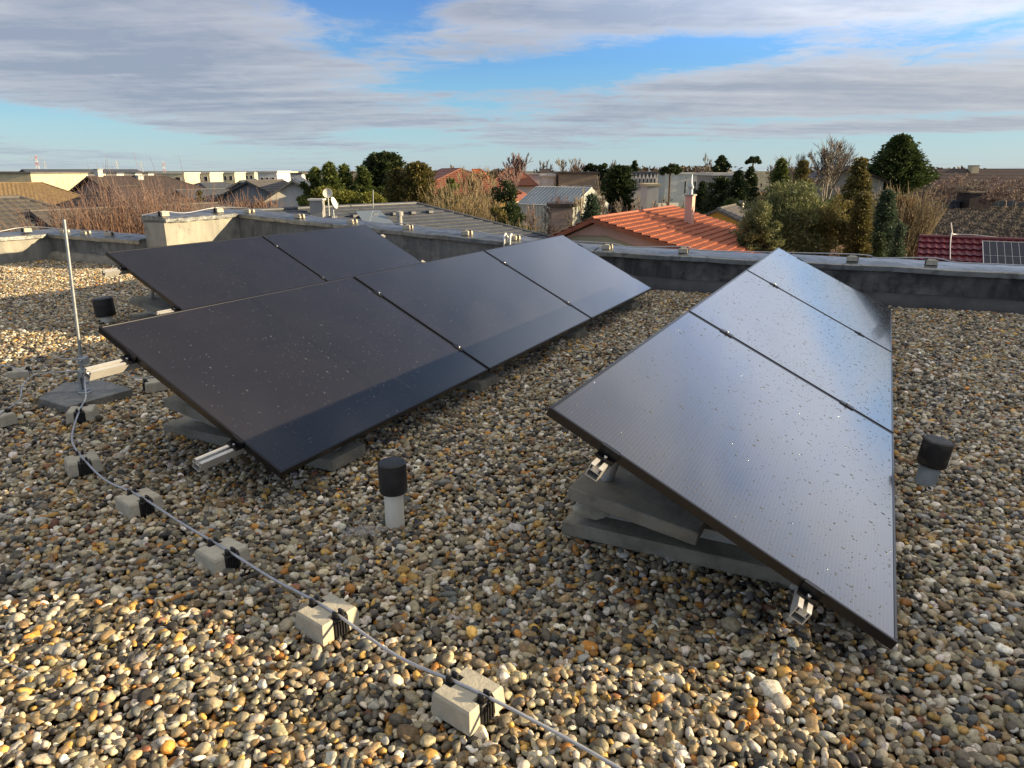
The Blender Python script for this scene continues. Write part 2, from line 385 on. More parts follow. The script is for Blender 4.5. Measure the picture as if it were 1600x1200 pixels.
# ------------------------------------------------------------------ parapets
def parapet(name, a, b, za, zb, outward, th, mat, label, upstand=None):
    """wall from a to b (inner face), thickness th outward, with a metal coping and an outer face down to the garden"""
    root = empty(name, (0, 0, 0), 0, label, 'parapet wall')
    n = 14; o = Vector(outward)*th; L = (b-a).length; d = (b-a).normalized(); mb = MB()
    rows = []
    for i in range(n+1):
        t = i/n; p = a.lerp(b, t); z = za+(zb-za)*t
        rows.append([p+Vector((0, 0, -.05)), p+Vector((0, 0, z)), p+o+Vector((0, 0, z)), p+o+Vector((0, 0, G))])
    vs = [q for r in rows for q in r]; fs = []
    for i in range(n):
        for k in range(3): fs.append((i*4+k, i*4+4+k, i*4+5+k, i*4+1+k))
    fs += [(0, 1, 2, 3), (n*4+3, n*4+2, n*4+1, n*4)]
    mb.add(vs, fs); mb.build('wall', mat, root)
    cb = MB(); ov = Vector(outward)*.045; lip = .055
    prof = [(-.045, -lip+.02), (-.045, .012), (-.035, .022), (th*.5, .045), (th+.035, .060), (th+.035, -.05)]
    vs = []; m = 30
    for i in range(m+1):
        t = i/m; p = a.lerp(b, t); z = za+(zb-za)*t+.004*math.sin(i*1.7)+.003*math.sin(i*.6+1)
        for (dx, dz) in prof: vs.append(p+Vector(outward)*dx+Vector((0, 0, z+dz+.004)))
    k = len(prof); fs = [(i*k+j, i*k+k+j, i*k+k+j+1, i*k+j+1) for i in range(m) for j in range(k-1)]
    fs += [tuple(range(k)), tuple(range(m*k+k-1, m*k-1, -1))]
    cb.add(vs, fs); cb.build('coping', M['coping'], root)
    if upstand:
        ub = MB(); vs = []
        for i in range(n+1):
            p = a.lerp(b, i/n)
            for dx, dz in ((-.09, -.03), (-.085, .03), (-.035, .12), (-.002, .125)): vs.append(p+Vector(outward)*dx+Vector((0, 0, dz+.008*math.sin(i*2.1))))
        ub.add(vs, [(i*4+j, i*4+4+j, i*4+5+j, i*4+1+j) for i in range(n) for j in range(3)], True); ub.build('upstand', upstand, root)
    return root
up = RD
parapet('parapet_wall', bw(1.0), bw(8.2), .365, .365, RD, .27, M['parapet_dark'], 'long dark stained parapet wall behind the right row of panels', M['felt'])
parapet('parapet_wall', K0+RD*0, bw(.99), .655, .372, RD, .27, M['parapet_mid'], 'grey parapet wall rising to the left behind the two left rows of panels', None)
parapet('parapet_wall', K1, K0+RD*.27, .655, .668, -QD, .42, M['concrete_light'], 'short raised concrete parapet, sunlit pale face, at the step in the roof edge', None)
parapet('parapet_wall', C12, L2E-QD*.43, .365, .355, RD, .27, M['parapet_mid'], 'low shaded parapet wall at the far left behind the thin metal pole', M['slab'])
parapet('parapet_wall', L1E, C12+RD*.27, .40, .37, -QD, .27, M['concrete_light'], 'sunlit pale concrete parapet wall at the left edge of the photo', None)

# ------------------------------------------------------------------ solar panels
PW, PH, GAP = 1.762, 1.134, .0205
TAU = R_(26.55)
def array_matrix(o):
    d = RD; p = Vector((-QD.x*math.cos(TAU), -QD.y*math.cos(TAU), math.sin(TAU))); n = d.cross(p)
    m = Matrix.Identity(4)
    for i in range(3): m[i][0] = d[i]; m[i][1] = p[i]; m[i][2] = n[i]; m[i][3] = o[i]
    return m
def glass_mat(name, dusty, rough):
    m = bpy.data.materials.new(name); m.use_nodes = True; t = NT(m.node_tree); b = m.node_tree.nodes['Principled BSDF']
    tcn = t.n('ShaderNodeTexCoord'); s = t.n('ShaderNodeSeparateXYZ'); t.link(tcn.outputs['Object'], s.inputs[0]); x, y = s.outputs[0], s.outputs[1]
    def lines(v, period, width, soft=.3):
        f = t.m('ABSOLUTE', t.m('SUBTRACT', t.m('FRACT', t.m('DIVIDE', v, period)), .5))
        return t.mapr(f, .5-width/period, .5-width/period*soft)
    bus = lines(y, .0117, .0011)
    cell = t.m('MAXIMUM', lines(x, (PW-.03)/18, .0018), lines(y, (PH-.03)/6, .0022))
    mid = t.mapr(t.m('ABSOLUTE', t.m('SUBTRACT', x, PW/2)), .004, .006, 1, 0)
    gl = t.m('MAXIMUM', cell, mid)
    c = t.mix(t.m('MULTIPLY', bus, .75), (.0085, .0095, .015, 1), (.055, .052, .050, 1))
    c = t.mix(t.m('MULTIPLY', gl, .85), c, (.005, .005, .0055, 1))
    # dust film that dries in soft patches
    dn = t.noise(tcn.outputs['Object'], 3.0, 5, .6, .4)
    fd = t.mapr(dn, .3, .75, dusty*.6, dusty)
    c = t.mix(fd, c, (.16, .125, .09, 1))
    t.link(c, b.inputs['Base Color'])
    t.put(b.inputs['Roughness'], t.mapr(dn, .3, .75, rough*.8, rough*1.25)); b.inputs['Specular IOR Level'].default_value = .5
    b.inputs['Coat Weight'].default_value = 1; b.inputs['Coat Roughness'].default_value = .085; b.inputs['Coat IOR'].default_value = 1.48
    return m
M['glass'] = glass_mat('glass', .075, .17)
def drop_mat():
    m = bpy.data.materials.new('water_drop'); m.use_nodes = True; b = m.node_tree.nodes['Principled BSDF']
    b.inputs['Base Color'].default_value = (.10, .105, .11, 1); b.inputs['Roughness'].default_value = .05; b.inputs['Specular IOR Level'].default_value = .9
    return m
M['drop'] = drop_mat()
M['backsheet'] = material('backsheet', (.02, .02, .022), .6)
def make_panel(ndrops, seed, ds=1.0):
    root = empty('solar_panel')
    fr = MB(); w_ = .011; t = .030
    fr.box((0, 0, -t), (w_, PH, 0)); fr.box((PW-w_, 0, -t), (PW, PH, 0)); fr.box((w_, 0, -t), (PW-w_, w_, 0)); fr.box((w_, PH-w_, -t), (PW-w_, PH, 0))
    f = fr.build('frame', material('frame', (.045, .045, .048), .28, .8), root)
    bv = f.modifiers.new('bevel', 'BEVEL'); bv.width = .0018; bv.segments = 1
    MB().box((w_, w_, -.0065), (PW-w_, PH-w_, -.0015)).build('glass', M['glass'], root)
    MB().box((PW/2-.05, .5, -.027), (PW/2+.05, .6, -.007), bev=.003).build('junction_box', M['plastic_black'], root)
    r = np.random.default_rng(seed); V = []; F = []; k = 0
    for i in range(ndrops):
        x, y = r.uniform(.03, PW-.03), PH*min(.985, max(.02, 1-r.random()**.8)); s = ds*r.choice([.0017, .0024, .0034, .0048], p=[.35, .35, .22, .08])
        # small flattened dome, some run together downhill
        el_ = 1 if r.random() < .75 else r.uniform(1.5, 2.6)
        pts = [(x+s*math.cos(q*math.pi/4)*1., y+s*el_*math.sin(q*math.pi/4), -.0016) for q in range(8)]
        pts += [(x+.68*s*math.cos(q*math.pi/4), y+.68*s*el_*math.sin(q*math.pi/4), -.0015+s*.38) for q in range(8)]+[(x, y, -.0015+s*.52)]
        V += pts
        for q in range(8):
            j = (q+1) % 8; F.append((k+q, k+j, k+8+j)); F.append((k+q, k+8+j, k+8+q)); F.append((k+8+q, k+8+j, k+16))
        k += 17
    d = np_mesh('raindrops', V, F, M['drop'], root, smooth=True); d['kind'] = 'stuff'
    return root
def rail_section(mb, x0, x1, yc, zt):
    """aluminium mounting rail with a slot on top and hollow open end"""
    h, w_, t = .042, .040, .003
    y0, y1 = yc-w_/2, yc+w_/2
    mb.box((x0, y0, zt-h), (x1, y0+t, zt)); mb.box((x0, y1-t, zt-h), (x1, y1, zt))
    mb.box((x0, y0+t, zt-h), (x1, y1-t, zt-h+t))
    mb.box((x0, y0+t, zt-t), (x1, yc-.006, zt)); mb.box((x0, yc+.006, zt-t), (x1, y1-t, zt))
    mb.box((x0, yc-.012, zt-.017), (x1, yc-.009, zt-t)); mb.box((x0, yc+.009, zt-.017), (x1, yc+.012, zt-t))
    mb.box((x0, y0+t, zt-.020), (x1, y1-t, zt-.017))
YU, YL = PH*.80, PH*.215
def make_rack(o, n, ext, label, supports, ext_far=.06):
    mx = array_matrix(o); root = empty('mounting_frame', mat=mx, label=label, cat='mounting frame')
    L = n*PW+(n-1)*GAP; zt = -.0315
    for yc in (YU, YL):
        mb = MB(); rail_section(mb, -ext, L+ext_far, yc, zt); mb.build('rail', M['alu'], root)
        for xx in [0]+[k*(PW+GAP)-GAP/2 for k in range(1, n)]+[L]:
            cm = MB()
            if xx == 0: cm.box((-.034, yc-.03, zt+.0006), (-.0015, yc+.03, zt+.006)); cm.box((-.012, yc-.03, zt+.006), (-.0015, yc+.03, .0015)); cm.box((-.012, yc-.03, .0015), (.006, yc+.03, .0035))
            elif xx == L: cm.box((L+.0015, yc-.03, zt+.0006), (L+.034, yc+.03, zt+.006)); cm.box((L+.0015, yc-.03, zt+.006), (L+.012, yc+.03, .0015)); cm.box((L-.006, yc-.03, .0015), (L+.012, yc+.03, .0035))
            else: cm.box((xx-.018, yc-.035, .0012), (xx+.018, yc+.035, .0042)); cm.box((xx-.006, yc-.02, zt), (xx+.006, yc+.02, .0012))
            c = cm.build('clamp', M['blackmetal'], root)
            bx = -.022 if xx == 0 else (L+.022 if xx == L else xx)
            zb = zt+.006 if xx in (0, L) else .0042
            MB().lathe([(.0, zb), (.0065, zb), (.0065, zb+.007), (.005, zb+.009), (0, zb+.009)], 8, Matrix.Translation((bx, yc, 0))).build('bolt', M['bolt'], c)
    inv = mx.inverted()
    def wl(p): return inv @ Vector(p)
    for xs in supports:
        st = MB(); z1 = zt-.0425
        st.box((xs-.02, .10, z1-.036), (xs+.02, YU+.09, z1))
        # horizontal base channel and the vertical rear post, in world directions
        lo = mx @ Vector((xs, .13, z1-.036)); hi = mx @ Vector((xs, YU+.03, z1-.036))
        bd = Vector((-QD.x, -QD.y, 0)); hl = (hi-lo).dot(bd)
        B = Matrix.Identity(4)
        for i in range(3): B[i][0] = bd[i]; B[i][1] = RD[i]; B[i][2] = (0, 0, 1)[i]
        B.translation = Vector((lo.x, lo.y, 0)); B = inv @ B
        st.box((-.06, -.02, .062), (hl+.165, .02, .100), B)
        sup = st.build('support', M['alu'], root)
        ps = MB(); ps.tube([B @ Vector((hl+.13, 0, .095)), B @ Vector((hl+.03, 0, hi.z-.002))], .030, 4)
        ps.build('post', M['alu'], sup)
    return root
RL = Vector((1.021, 1.634, .120)); AL = Vector((-.932, 2.695, .146)); BL = Vector((-2.545, 5.74, .146))
proto = make_panel(1500, 3, .78); proto_b = make_panel(800, 8, .6)
names = {'R': ['nearest solar panel of the right row, mirroring cloud and blue sky', 'middle solar panel of the right row, mirroring pale sky', 'farthest solar panel of the right row, pale with a dark corner reflection'],
         'A': ['large dark solar panel nearest the camera in the front left row', 'middle solar panel of the front left row', 'farthest solar panel of the front left row, its low corner near the dark parapet'],
         'B': ['left solar panel of the rear left row, nearest the thin pole', 'right solar panel of the rear left row, nearest the grey parapet']}
used = {'p': False, 'b': False}
for key, o, n in (('R', RL, 3), ('A', AL, 3), ('B', BL, 2)):
    mx = array_matrix(o)
    for i in range(n):
        k = 'p' if key == 'R' else 'b'
        src = proto if k == 'p' else proto_b
        r = copy_tree(src) if used[k] else src; used[k] = True
        r.matrix_world = mx @ Matrix.Translation((i*(PW+GAP), 0, 0))
        tag(r, names[key][i], 'solar panel', 'black solar panels mounted in tilted rows on the roof')
LR = 3*PW+2*GAP
make_rack(RL, 3, .085, 'aluminium mounting frame under the right row of solar panels', [.47, 1.85, 3.43, LR-.42])
make_rack(AL, 3, .20, 'aluminium mounting frame with rail ends sticking out under the front left row of panels', [.47, 1.85, 3.43, LR-.42])
make_rack(BL, 2, .17, 'aluminium mounting frame under the rear left row of panels', [.35, 1.8, 2*PW-.25], .14)

# concrete slabs: one flat under each support, one resting on it
def slab(o, x, y, wx, wy, t, z, ry, mat, label, grp, name='paving_slab'):
    """o = array origin; x along the row, y = metres toward the high side"""
    c = Vector((o.x, o.y, 0))+RD*x-QD*y
    B = Matrix.Identity(4)
    for i in range(3): B[i][0] = RD[i]; B[i][1] = -QD[i]
    B.translation = (c.x, c.y, z)
    ob = MB().box((-wx/2, -wy/2, 0), (wx/2, wy/2, t), bev=.004).build(name, mat)
    ob.matrix_world = B @ Matrix.Rotation(ry, 4, 'X')
    return tag(ob, label, 'concrete slab', grp)
gA = 'concrete slabs under the panel supports'; gB = 'ballast slabs resting on the panel supports'
where = {'R': ['near end', 'first joint', 'second joint', 'far end'], 'A': ['near end', 'first joint', 'second joint', 'far end'], 'B': ['left end', 'joint', 'right end']}
rown = {'R': 'right row', 'A': 'front left row', 'B': 'rear left row'}
for key, o, sup in (('R', RL, [.47, 1.85, 3.43, LR-.42]), ('A', AL, [.47, 1.85, 3.43, LR-.42]), ('B', BL, [.35, 1.8, 2*PW-.25])):
    for i, xs in enumerate(sup):
        mt = M['slabdark' if key == 'R' else 'slab']
        slab(o, xs, .60 if key != 'R' else .68, .24, 1.12 if key != 'R' else .86, .055, .004, 0, mt,
             'flat concrete slab on the gravel under the %s of the %s of panels' % (where[key][i], rown[key]), gA)
        slab(o, xs+.06, .84, .44, .48, .05, .137, R_(9), mt,
             'ballast slab resting on the mounting frame at the %s of the %s of panels' % (where[key][i], rown[key]), gB)
# rough lump of stone wedged between the two near slabs of the right row
rk = Vector((RL.x, RL.y, 0))+RD*.40-QD*1.02
import bmesh
def rock(name, p, s, mat, seed):
    bm = bmesh.new(); bmesh.ops.create_icosphere(bm, subdivisions=3, radius=1); r = np.random.default_rng(seed)
    dirs = [Vector(r.normal(0, 1, 3)).normalized() for _ in range(9)]; cut = [r.uniform(.45, .8) for _ in range(9)]
    for v in bm.verts:
        c = v.co.copy(); k = 1
        for d, q in zip(dirs, cut):
            if c.dot(d) > q: k = min(k, q/c.dot(d))
        v.co = Vector((c.x*k*s[0], c.y*k*s[1], c.z*k*s[2]))
    me = bpy.data.meshes.new(name); bm.to_mesh(me); bm.free(); me.materials.append(mat)
    o = bpy.data.objects.new(name, me); col.objects.link(o); o.location = p; return o
tag(rock('stone', (rk.x, rk.y, .105), (.075, .05, .05), M['block'], 4), 'pale rough stone wedged between two slabs at the high corner of the right row', 'stone')

# ------------------------------------------------------------------ vent pipes
def vent(name, p, h, lean, leandir, pr, cr, ch, capmat, pipemat, label):
    root = empty(name, p, 0, label, 'vent pipe', 'plastic vent pipes with black caps')
    Mx = Matrix.Rotation(lean, 4, leandir)
    MB().lathe([(pr, -.05), (pr, h), (pr-.003, h)], 28, Mx).build('pipe', pipemat, root)
    cap = MB().lathe([(pr+.001, h-.012), (cr-.004, h-.014), (cr, h-.008), (cr, h+ch-.006), (cr-.006, h+ch), (cr*.7, h+ch+.001), (cr*.4, h+ch+.003), (0, h+ch+.004)], 32, Mx).build('cap', capmat, root)
    return root
M['captop'] = material('captop', (.022, .021, .02), .6, var=(.10, .09, .075), vscale=9, lo=.45, hi=.6)
vent('vent_pipe', atz(617, 812), .135, 0, 'X', .0375, .0545, .112, M['capblack'], M['pvc'], 'cream vent pipe with a black cap standing between the rows')
vent('vent_pipe', atz(1446, 752), .095, R_(7), Vector((.35, 1, 0)), .043, .060, .105, M['captop'], M['pvcgrey'], 'grey leaning vent pipe with a worn black cap right of the right row')
vent('vent_pipe', atz(168, 503), .07, R_(-4), 'Y', .05, .085, .15, M['capblack'], M['pvc'], 'short vent pipe with a wide black cap between the two left rows')

# ------------------------------------------------------------------ air terminal pole on its slab
pb = atz(133, 612, .05)
rp = empty('lightning_rod', (pb.x, pb.y, 0), 0, 'thin grey metal lightning rod standing upright on a concrete slab at left', 'lightning rod')
top = at(100, 343, pb.y+.02)-Vector((pb.x, pb.y, 0)); base = Vector((0, 0, .05))
MB().tube([base, base.lerp(top, .3), base.lerp(top, .6), top], .0105, 10, r2=.0085).build('pole', M['galv'], rp)
cl = MB()
for zf, s in ((.19, .026), (.115, .03)):
    p = base.lerp(top, zf); cl.box((p.x-.01, p.y-s, p.z-.022), (p.x+.035, p.y+s, p.z+.022), bev=.003); cl.box((p.x+.008, p.y-s-.012, p.z-.012), (p.x+.02, p.y+s+.012, p.z+.012), bev=.002)
cl.box((-.016, -.02, .065), (-.004, .02, .17)); cl.box((-.05, -.006, .10), (.03, .006, .112))
cl.build('clamp', M['galv'], rp)
MB().lathe([(.0, .066), (.03, .066), (.03, .054), (.036, .05)], 16).build('socket', M['galv'], rp)
# pentagonal slab
cs = [atz(60, 622, .045), atz(104, 636, .045), atz(207, 608, .045), atz(160, 594, .045), atz(100, 598, .045)]
M['slabwet'] = material('slabwet', (.20, .20, .185), .45, var=(.10, .105, .10), vscale=7, bump=.5, bscale=60, var2=(.28, .27, .24), v2scale=11)
sl = MB().prism([(c.x, c.y) for c in cs], 0.0, .047).build('paving_slab', M['slabwet'])
bv = sl.modifiers.new('b', 'BEVEL'); bv.width = .004
tag(sl, 'cut grey concrete slab carrying the lightning rod', 'concrete slab')

# ------------------------------------------------------------------ wire holders and wires
def make_holder():
    root = empty('wire_holder')
    L, W_, H_ = .064, .062, .062; nx, ny = .027, .024    # half length (across the wire), half width (along the wire)
    pts = [(-W_, -L), (W_, -L), (W_, -nx), (W_-ny, -nx), (W_-ny, nx), (W_, nx), (W_, L), (-W_, L), (-W_, nx), (-W_+ny, nx), (-W_+ny, -nx), (-W_, -nx)]
    mb = MB(); n = len(pts); lv = [(1.06, 0), (1.06, .006), (1.0, H_-.008), (.94, H_)]
    vs = [(x*s, y*s, z) for s, z in lv for x, y in pts]; fs = [tuple(range(3*n, 4*n))]
    for r in range(3): fs += [(r*n+i, r*n+(i+1) % n, (r+1)*n+(i+1) % n, (r+1)*n+i) for i in range(n)]
    mb.add(vs, fs); mb.build('block', M['block'], root)
    for s in (-1, 1):
        c = MB(); x0, x1 = (W_-ny+.002, W_+.006) if s > 0 else (-W_-.006, -W_+ny-.002)
        c.box((x0, -nx+.002, 0), (x1, nx-.002, .058), bev=.002)
        for q in (-.014, -.005, .005, .014): c.box((x1-.001 if s > 0 else x0-.004, q-.002, .004), (x1+.004 if s > 0 else x0+.001, q+.002, .052))
        c.box((x0+.003, -.015, .058), (x1-.003, -.006, .078), bev=.002); c.box((x0+.003, .006, .058), (x1-.003, .015, .078), bev=.002); c.box((x0+.003, -.006, .058), (x1-.003, .006, .066))
        c.build('clip', M['plastic_black'], root)
    return root
holder = make_holder(); hused = [False]
def put_holder(p, rz, label, grp, sc=1.0, tilt=0):
    r = copy_tree(holder) if hused[0] else holder; hused[0] = True
    r.location = p; r.rotation_euler = (tilt, 0, rz); r.scale = (sc, sc, sc)
    return tag(r, label, 'wire holder', grp)
hp = [(732, 1112), (513, 983), (350, 884), (220, 800), (132, 737), (130, 657)]
hw = [atz(*q) for q in hp]
hl = ['concrete wire holder nearest the camera at the bottom of the photo', 'concrete wire holder second from the bottom along the main wire', 'concrete wire holder third from the bottom, below the front left row', 'concrete wire holder fourth from the bottom along the main wire', 'concrete wire holder fifth from the bottom, below the slab of the rod', 'concrete wire holder just in front of the slab of the lightning rod']
gh = 'concrete wire holders on the gravel'
for i, p in enumerate(hw):
    a = hw[max(i-1, 0)]; b = hw[min(i+1, 5)]; d = b-a
    ang = math.atan2(d.y, d.x)+random.uniform(-.10, .04) if i < 5 else R_(110)
    put_holder((p.x, p.y, .008), ang, hl[i], gh, 1.0)
ex = [(32, 583, 20, 'concrete wire holder left of the lightning rod, with a wire loop over it'), (0, 655, 60, 'concrete wire holder cut off by the left edge of the photo'), (243, 600, 35, 'small concrete wire holder half hidden under the near edge of the front left row')]
for u, v, a, l in ex:
    p = atz(u, v+8); put_holder((p.x, p.y, 0), R_(a), l, gh, .95)
def wire(pts, label, r=.0048, name='wire', mat='wire'):
    o = MB().tube(smooth_path(pts, 6), r, 7).build(name, M[mat]); return tag(o, label, 'wire')
zt_ = .074
path = [atz(1010, 1225, .03), atz(960, 1196, .035)]
path += [atz(860, 1140, .05)]
for i, p in enumerate(hw):
    path.append(Vector((p.x, p.y, zt_)))
    if i < 4: q = p.lerp(hw[i+1], .5); path.append(Vector((q.x+random.uniform(-.02, .02), q.y+random.uniform(-.02, .02), .050)))
    elif i == 4: path.append(atz(113, 690, .045)); path.append(atz(116, 665, .06))
path += [atz(134, 622, .10), atz(133, 600, .16), atz(134, 578, .19)]
wire(path, 'long grey wire running over the holders from the lightning rod to the bottom edge')
wire([atz(128, 578, .19), atz(110, 580, .17), atz(70, 583, .10), atz(50, 588, .06), atz(36, 602, .05), atz(30, 625, .05), atz(10, 640, .06), atz(-20, 660, .07)], 'grey wire curving from the rod clamp down to the left edge', .004)
wire([atz(126, 562, .2), atz(105, 561, .19), atz(85, 560, .17), atz(72, 572, .1), atz(56, 580, .07), atz(35, 581, .08), atz(15, 572, .09), atz(-20, 570, .05)], 'thin grey wire arching over the left holder to the rod', .0035)
wire([atz(188, 575, .14), atz(200, 585, .09), atz(218, 591, .07), atz(243, 588, .075), atz(275, 584, .07)], 'short thin wire passing to the holder under the front left row', .0035)
wire([atz(-10, 1030, .02), atz(8, 1036, .022), atz(38, 1048, .015), atz(45, 1052, .0)], 'short end of bare wire in the gravel at the left edge', .002)

# crumpled clear plastic by the vent pipe
pp = atz(570, 838)
V = []; F = []; n = 13
r_ = np.random.default_rng(2)
hgt = r_.uniform(0, .035, (n, n)); ex_ = r_.normal(0, .006, (n, n, 2))
for i in range(n):
    for j in range(n):
        a = (i/(n-1)-.5); b = (j/(n-1)-.5); V.append((pp.x+a*.13+ex_[i, j, 0]+.02*math.sin(b*7), pp.y+b*.06+ex_[i, j, 1], .012+hgt[i, j]*(1.3-abs(a)-abs(b))))
for i in range(n-1):
    for j in range(n-1): F.append((i*n+j, (i+1)*n+j, (i+1)*n+j+1, i*n+j+1))
def film_mat():
    m = bpy.data.materials.new('film'); m.use_nodes = True; t = NT(m.node_tree); b = m.node_tree.nodes['Principled BSDF']
    b.inputs['Base Color'].default_value = (.75, .74, .72, 1); b.inputs['Roughness'].default_value = .15
    tr = t.n('ShaderNodeBsdfTransparent'); mx = t.n('ShaderNodeMixShader'); mx.inputs[0].default_value = .18
    t.link(tr.outputs[0], mx.inputs[1]); t.link(b.outputs[0], mx.inputs[2]); t.link(mx.outputs[0], m.node_tree.nodes['Material Output'].inputs[0]); return m
tag(np_mesh('plastic_film', V, F, film_mat()), 'crumpled clear plastic film lying beside the cream vent pipe', 'plastic film')

# holders and wire on the parapets
cop = [ (949, 383, 'first'), (1068, 391, 'second'), (1332, 407, 'third'), (1455, 411, 'fourth')]
def on_wall(u, extra=.12):
    """point on the coping of the back parapet under pixel column u"""
    lo, hi = -4.1, 7.5
    for _ in range(50):
        x = (lo+hi)/2; p = bw(x)+RD*extra
        if p.x*1127/(p.y*CP+.9*SP) < u-800: lo = x
        else: hi = x
    z = .372+(.655-.372)*max(0, (.99-x)/(5.19))
    return p+Vector((0, 0, z+.045))
gp = 'wire holders on the parapet'
wp = []
aq = math.atan2(QD.y, QD.x)
desc = {393: 'wire holder on the coping at the raised corner of the parapet', 470: 'wire holder on the coping left of the dark tiled roof window', 552: 'wire holder on the coping in front of the solar collector on the dark roof', 638: 'wire holder on the coping above the far edge of the rear row of panels', 730: 'wire holder on the coping just left of the white conduits', 804: 'wire holder on the coping just right of the white conduits', 949: 'wire holder on the coping in front of the gable of the orange roofed house', 1068: 'wire holder on the coping in front of the orange tiled slope', 1332: 'wire holder on the coping below the olive cypress', 1455: 'wire holder on the coping in front of the dark red tiled roof'}
for u, l in desc.items():
    p = on_wall(u); put_holder(p-Vector((0, 0, .004)), aq+R_(random.uniform(-8, 8)), l, gp, .78 if u > 900 else .85)
    wp += [p+Vector((0, 0, .062)), on_wall(u+38)+Vector((0, 0, .03))+RD*random.uniform(-.03, .06)]
pL = K1-QD*.2+Vector((0, 0, .70)); pM = K0-QD*.2-RD*.3+Vector((0, 0, .71))
for p, l in ((K1-QD*.15+RD*.12+Vector((0, 0, .705)), 'wire holder at the near end of the raised sunlit parapet'), (K0-QD*.15-RD*.25+Vector((0, 0, .712)), 'wire holder near the corner of the raised sunlit parapet')):
    put_holder(p, math.atan2(RD.y, RD.x), l, gp, .9)
wp = [K1-QD*.3-RD*.1+Vector((0, 0, .72)), K1-QD*.15+RD*.12+Vector((0, 0, .77)), K1-QD*.15+RD*.5+Vector((0, 0, .73)), K0-QD*.15-RD*.25+Vector((0, 0, .78))]+wp+[on_wall(1560)+Vector((0, 0, .03)), on_wall(1680)+Vector((0, 0, .03))]
wire(wp, 'grey wire running along the coping of the long back parapet', .006)
for s, l in ((.25, 'pale wire holder left of the rod top on the far left parapet'), (.75, 'darker wire holder behind the rod on the far left parapet'), (1.3, 'wire holder in the middle of the far left shaded parapet')):
    p = C12+QD*s+RD*.1+Vector((0, 0, .40)); put_holder(p, aq+.2*s, l, gp, .8)
p = C12-RD*.25-QD*.12+Vector((0, 0, .43)); put_holder(p, math.atan2(RD.y, RD.x), 'wire holder on the sunlit left parapet near its corner', gp, .85)
wire([C12-RD*3-QD*.1+Vector((0, 0, .46)), C12-RD*1-QD*.12+Vector((0, 0, .44)), C12-RD*.25-QD*.12+Vector((0, 0, .50)), C12+QD*.25+RD*.1+Vector((0, 0, .46)), C12+QD*.75+RD*.1+Vector((0, 0, .46)), C12+QD*1.3+RD*.1+Vector((0, 0, .46)), L2E-QD*.5+RD*.1+Vector((0, 0, .40))], 'grey wire along the coping of the far left parapet', .005)
M['conduit'] = material('conduit', (.75, .75, .72), .4)
for k, du in enumerate((0, 9)):
    a = on_wall(788+du, -.06); b = on_wall(792+du, .15)
    o = MB().tube(smooth_path([a+Vector((0, 0, -.30)), a+Vector((0, 0, -.12)), a+Vector((0, 0, .03)), (a+b)/2+Vector((0, 0, .07)), b+Vector((0, 0, .03)), b+RD*.12+Vector((0, 0, -.04))], 6), .012, 8).build('conduit', M['conduit'])
    tag(o, ['left white conduit bending over the parapet behind the front left row', 'right white conduit bending over the parapet behind the front left row'][k], 'conduit', 'white conduits over the parapet')
#@@BACKGROUND@@
# ------------------------------------------------------------------ terrain
def sheet(name, pts, z, mat, label=None, kind='structure'):
    o = MB().add([(x, y, z) for x, y in pts], [tuple(range(len(pts)))]).build(name, mat); return tag(o, label, kind=kind)
M['earth'] = material('earth', (.095, .085, .045), .95, var=(.055, .065, .028), vscale=.09, var2=(.14, .115, .07), v2scale=.35, bump=.0)
M['lawn'] = material('lawn', (.14, .20, .035), .95, var=(.10, .13, .03), vscale=.3, var2=(.17, .16, .06), v2scale=1.1)
M['soil'] = material('soil', (.034, .026, .021), .95, var=(.020, .016, .013), vscale=.5, var2=(.060, .048, .037), v2scale=2.5)
sheet('ground', [(-4000, -60), (4000, -60), (4000, 6000), (-4000, 6000)], G, M['earth'])
def gp2(u, v): p = atz(u, v, G); return (p.x, p.y)
sheet('lawn', [gp2(812, 420), gp2(1000, 420), gp2(985, 356), gp2(830, 362)], G+.004, M['lawn'])
sheet('lawn', [gp2(930, 325), gp2(1215, 322), gp2(1235, 310), gp2(960, 312)], G+.008, M['lawn'])
sheet('lawn', [gp2(1230, 425), gp2(1440, 425), gp2(1420, 362), gp2(1250, 366)], G+.012, M['lawn'])
sheet('lawn', [gp2(1540, 324), gp2(1600, 324.5), gp2(1575, 321), gp2(1530, 321)], G+.016, M['lawn'])
sheet('tennis_court', [gp2(1070, 334), gp2(1195, 331), gp2(1190, 325), gp2(1080, 327)], G+.020, material('court', (.22, .36, .30), .8, var=(.18, .30, .26), vscale=.5))
sheet('road', [gp2(1410, 325), gp2(1700, 327), gp2(1700, 325), gp2(1410, 323.5)], G+.024, material('path', (.20, .17, .12), .9, var=(.14, .12, .08), vscale=.4))
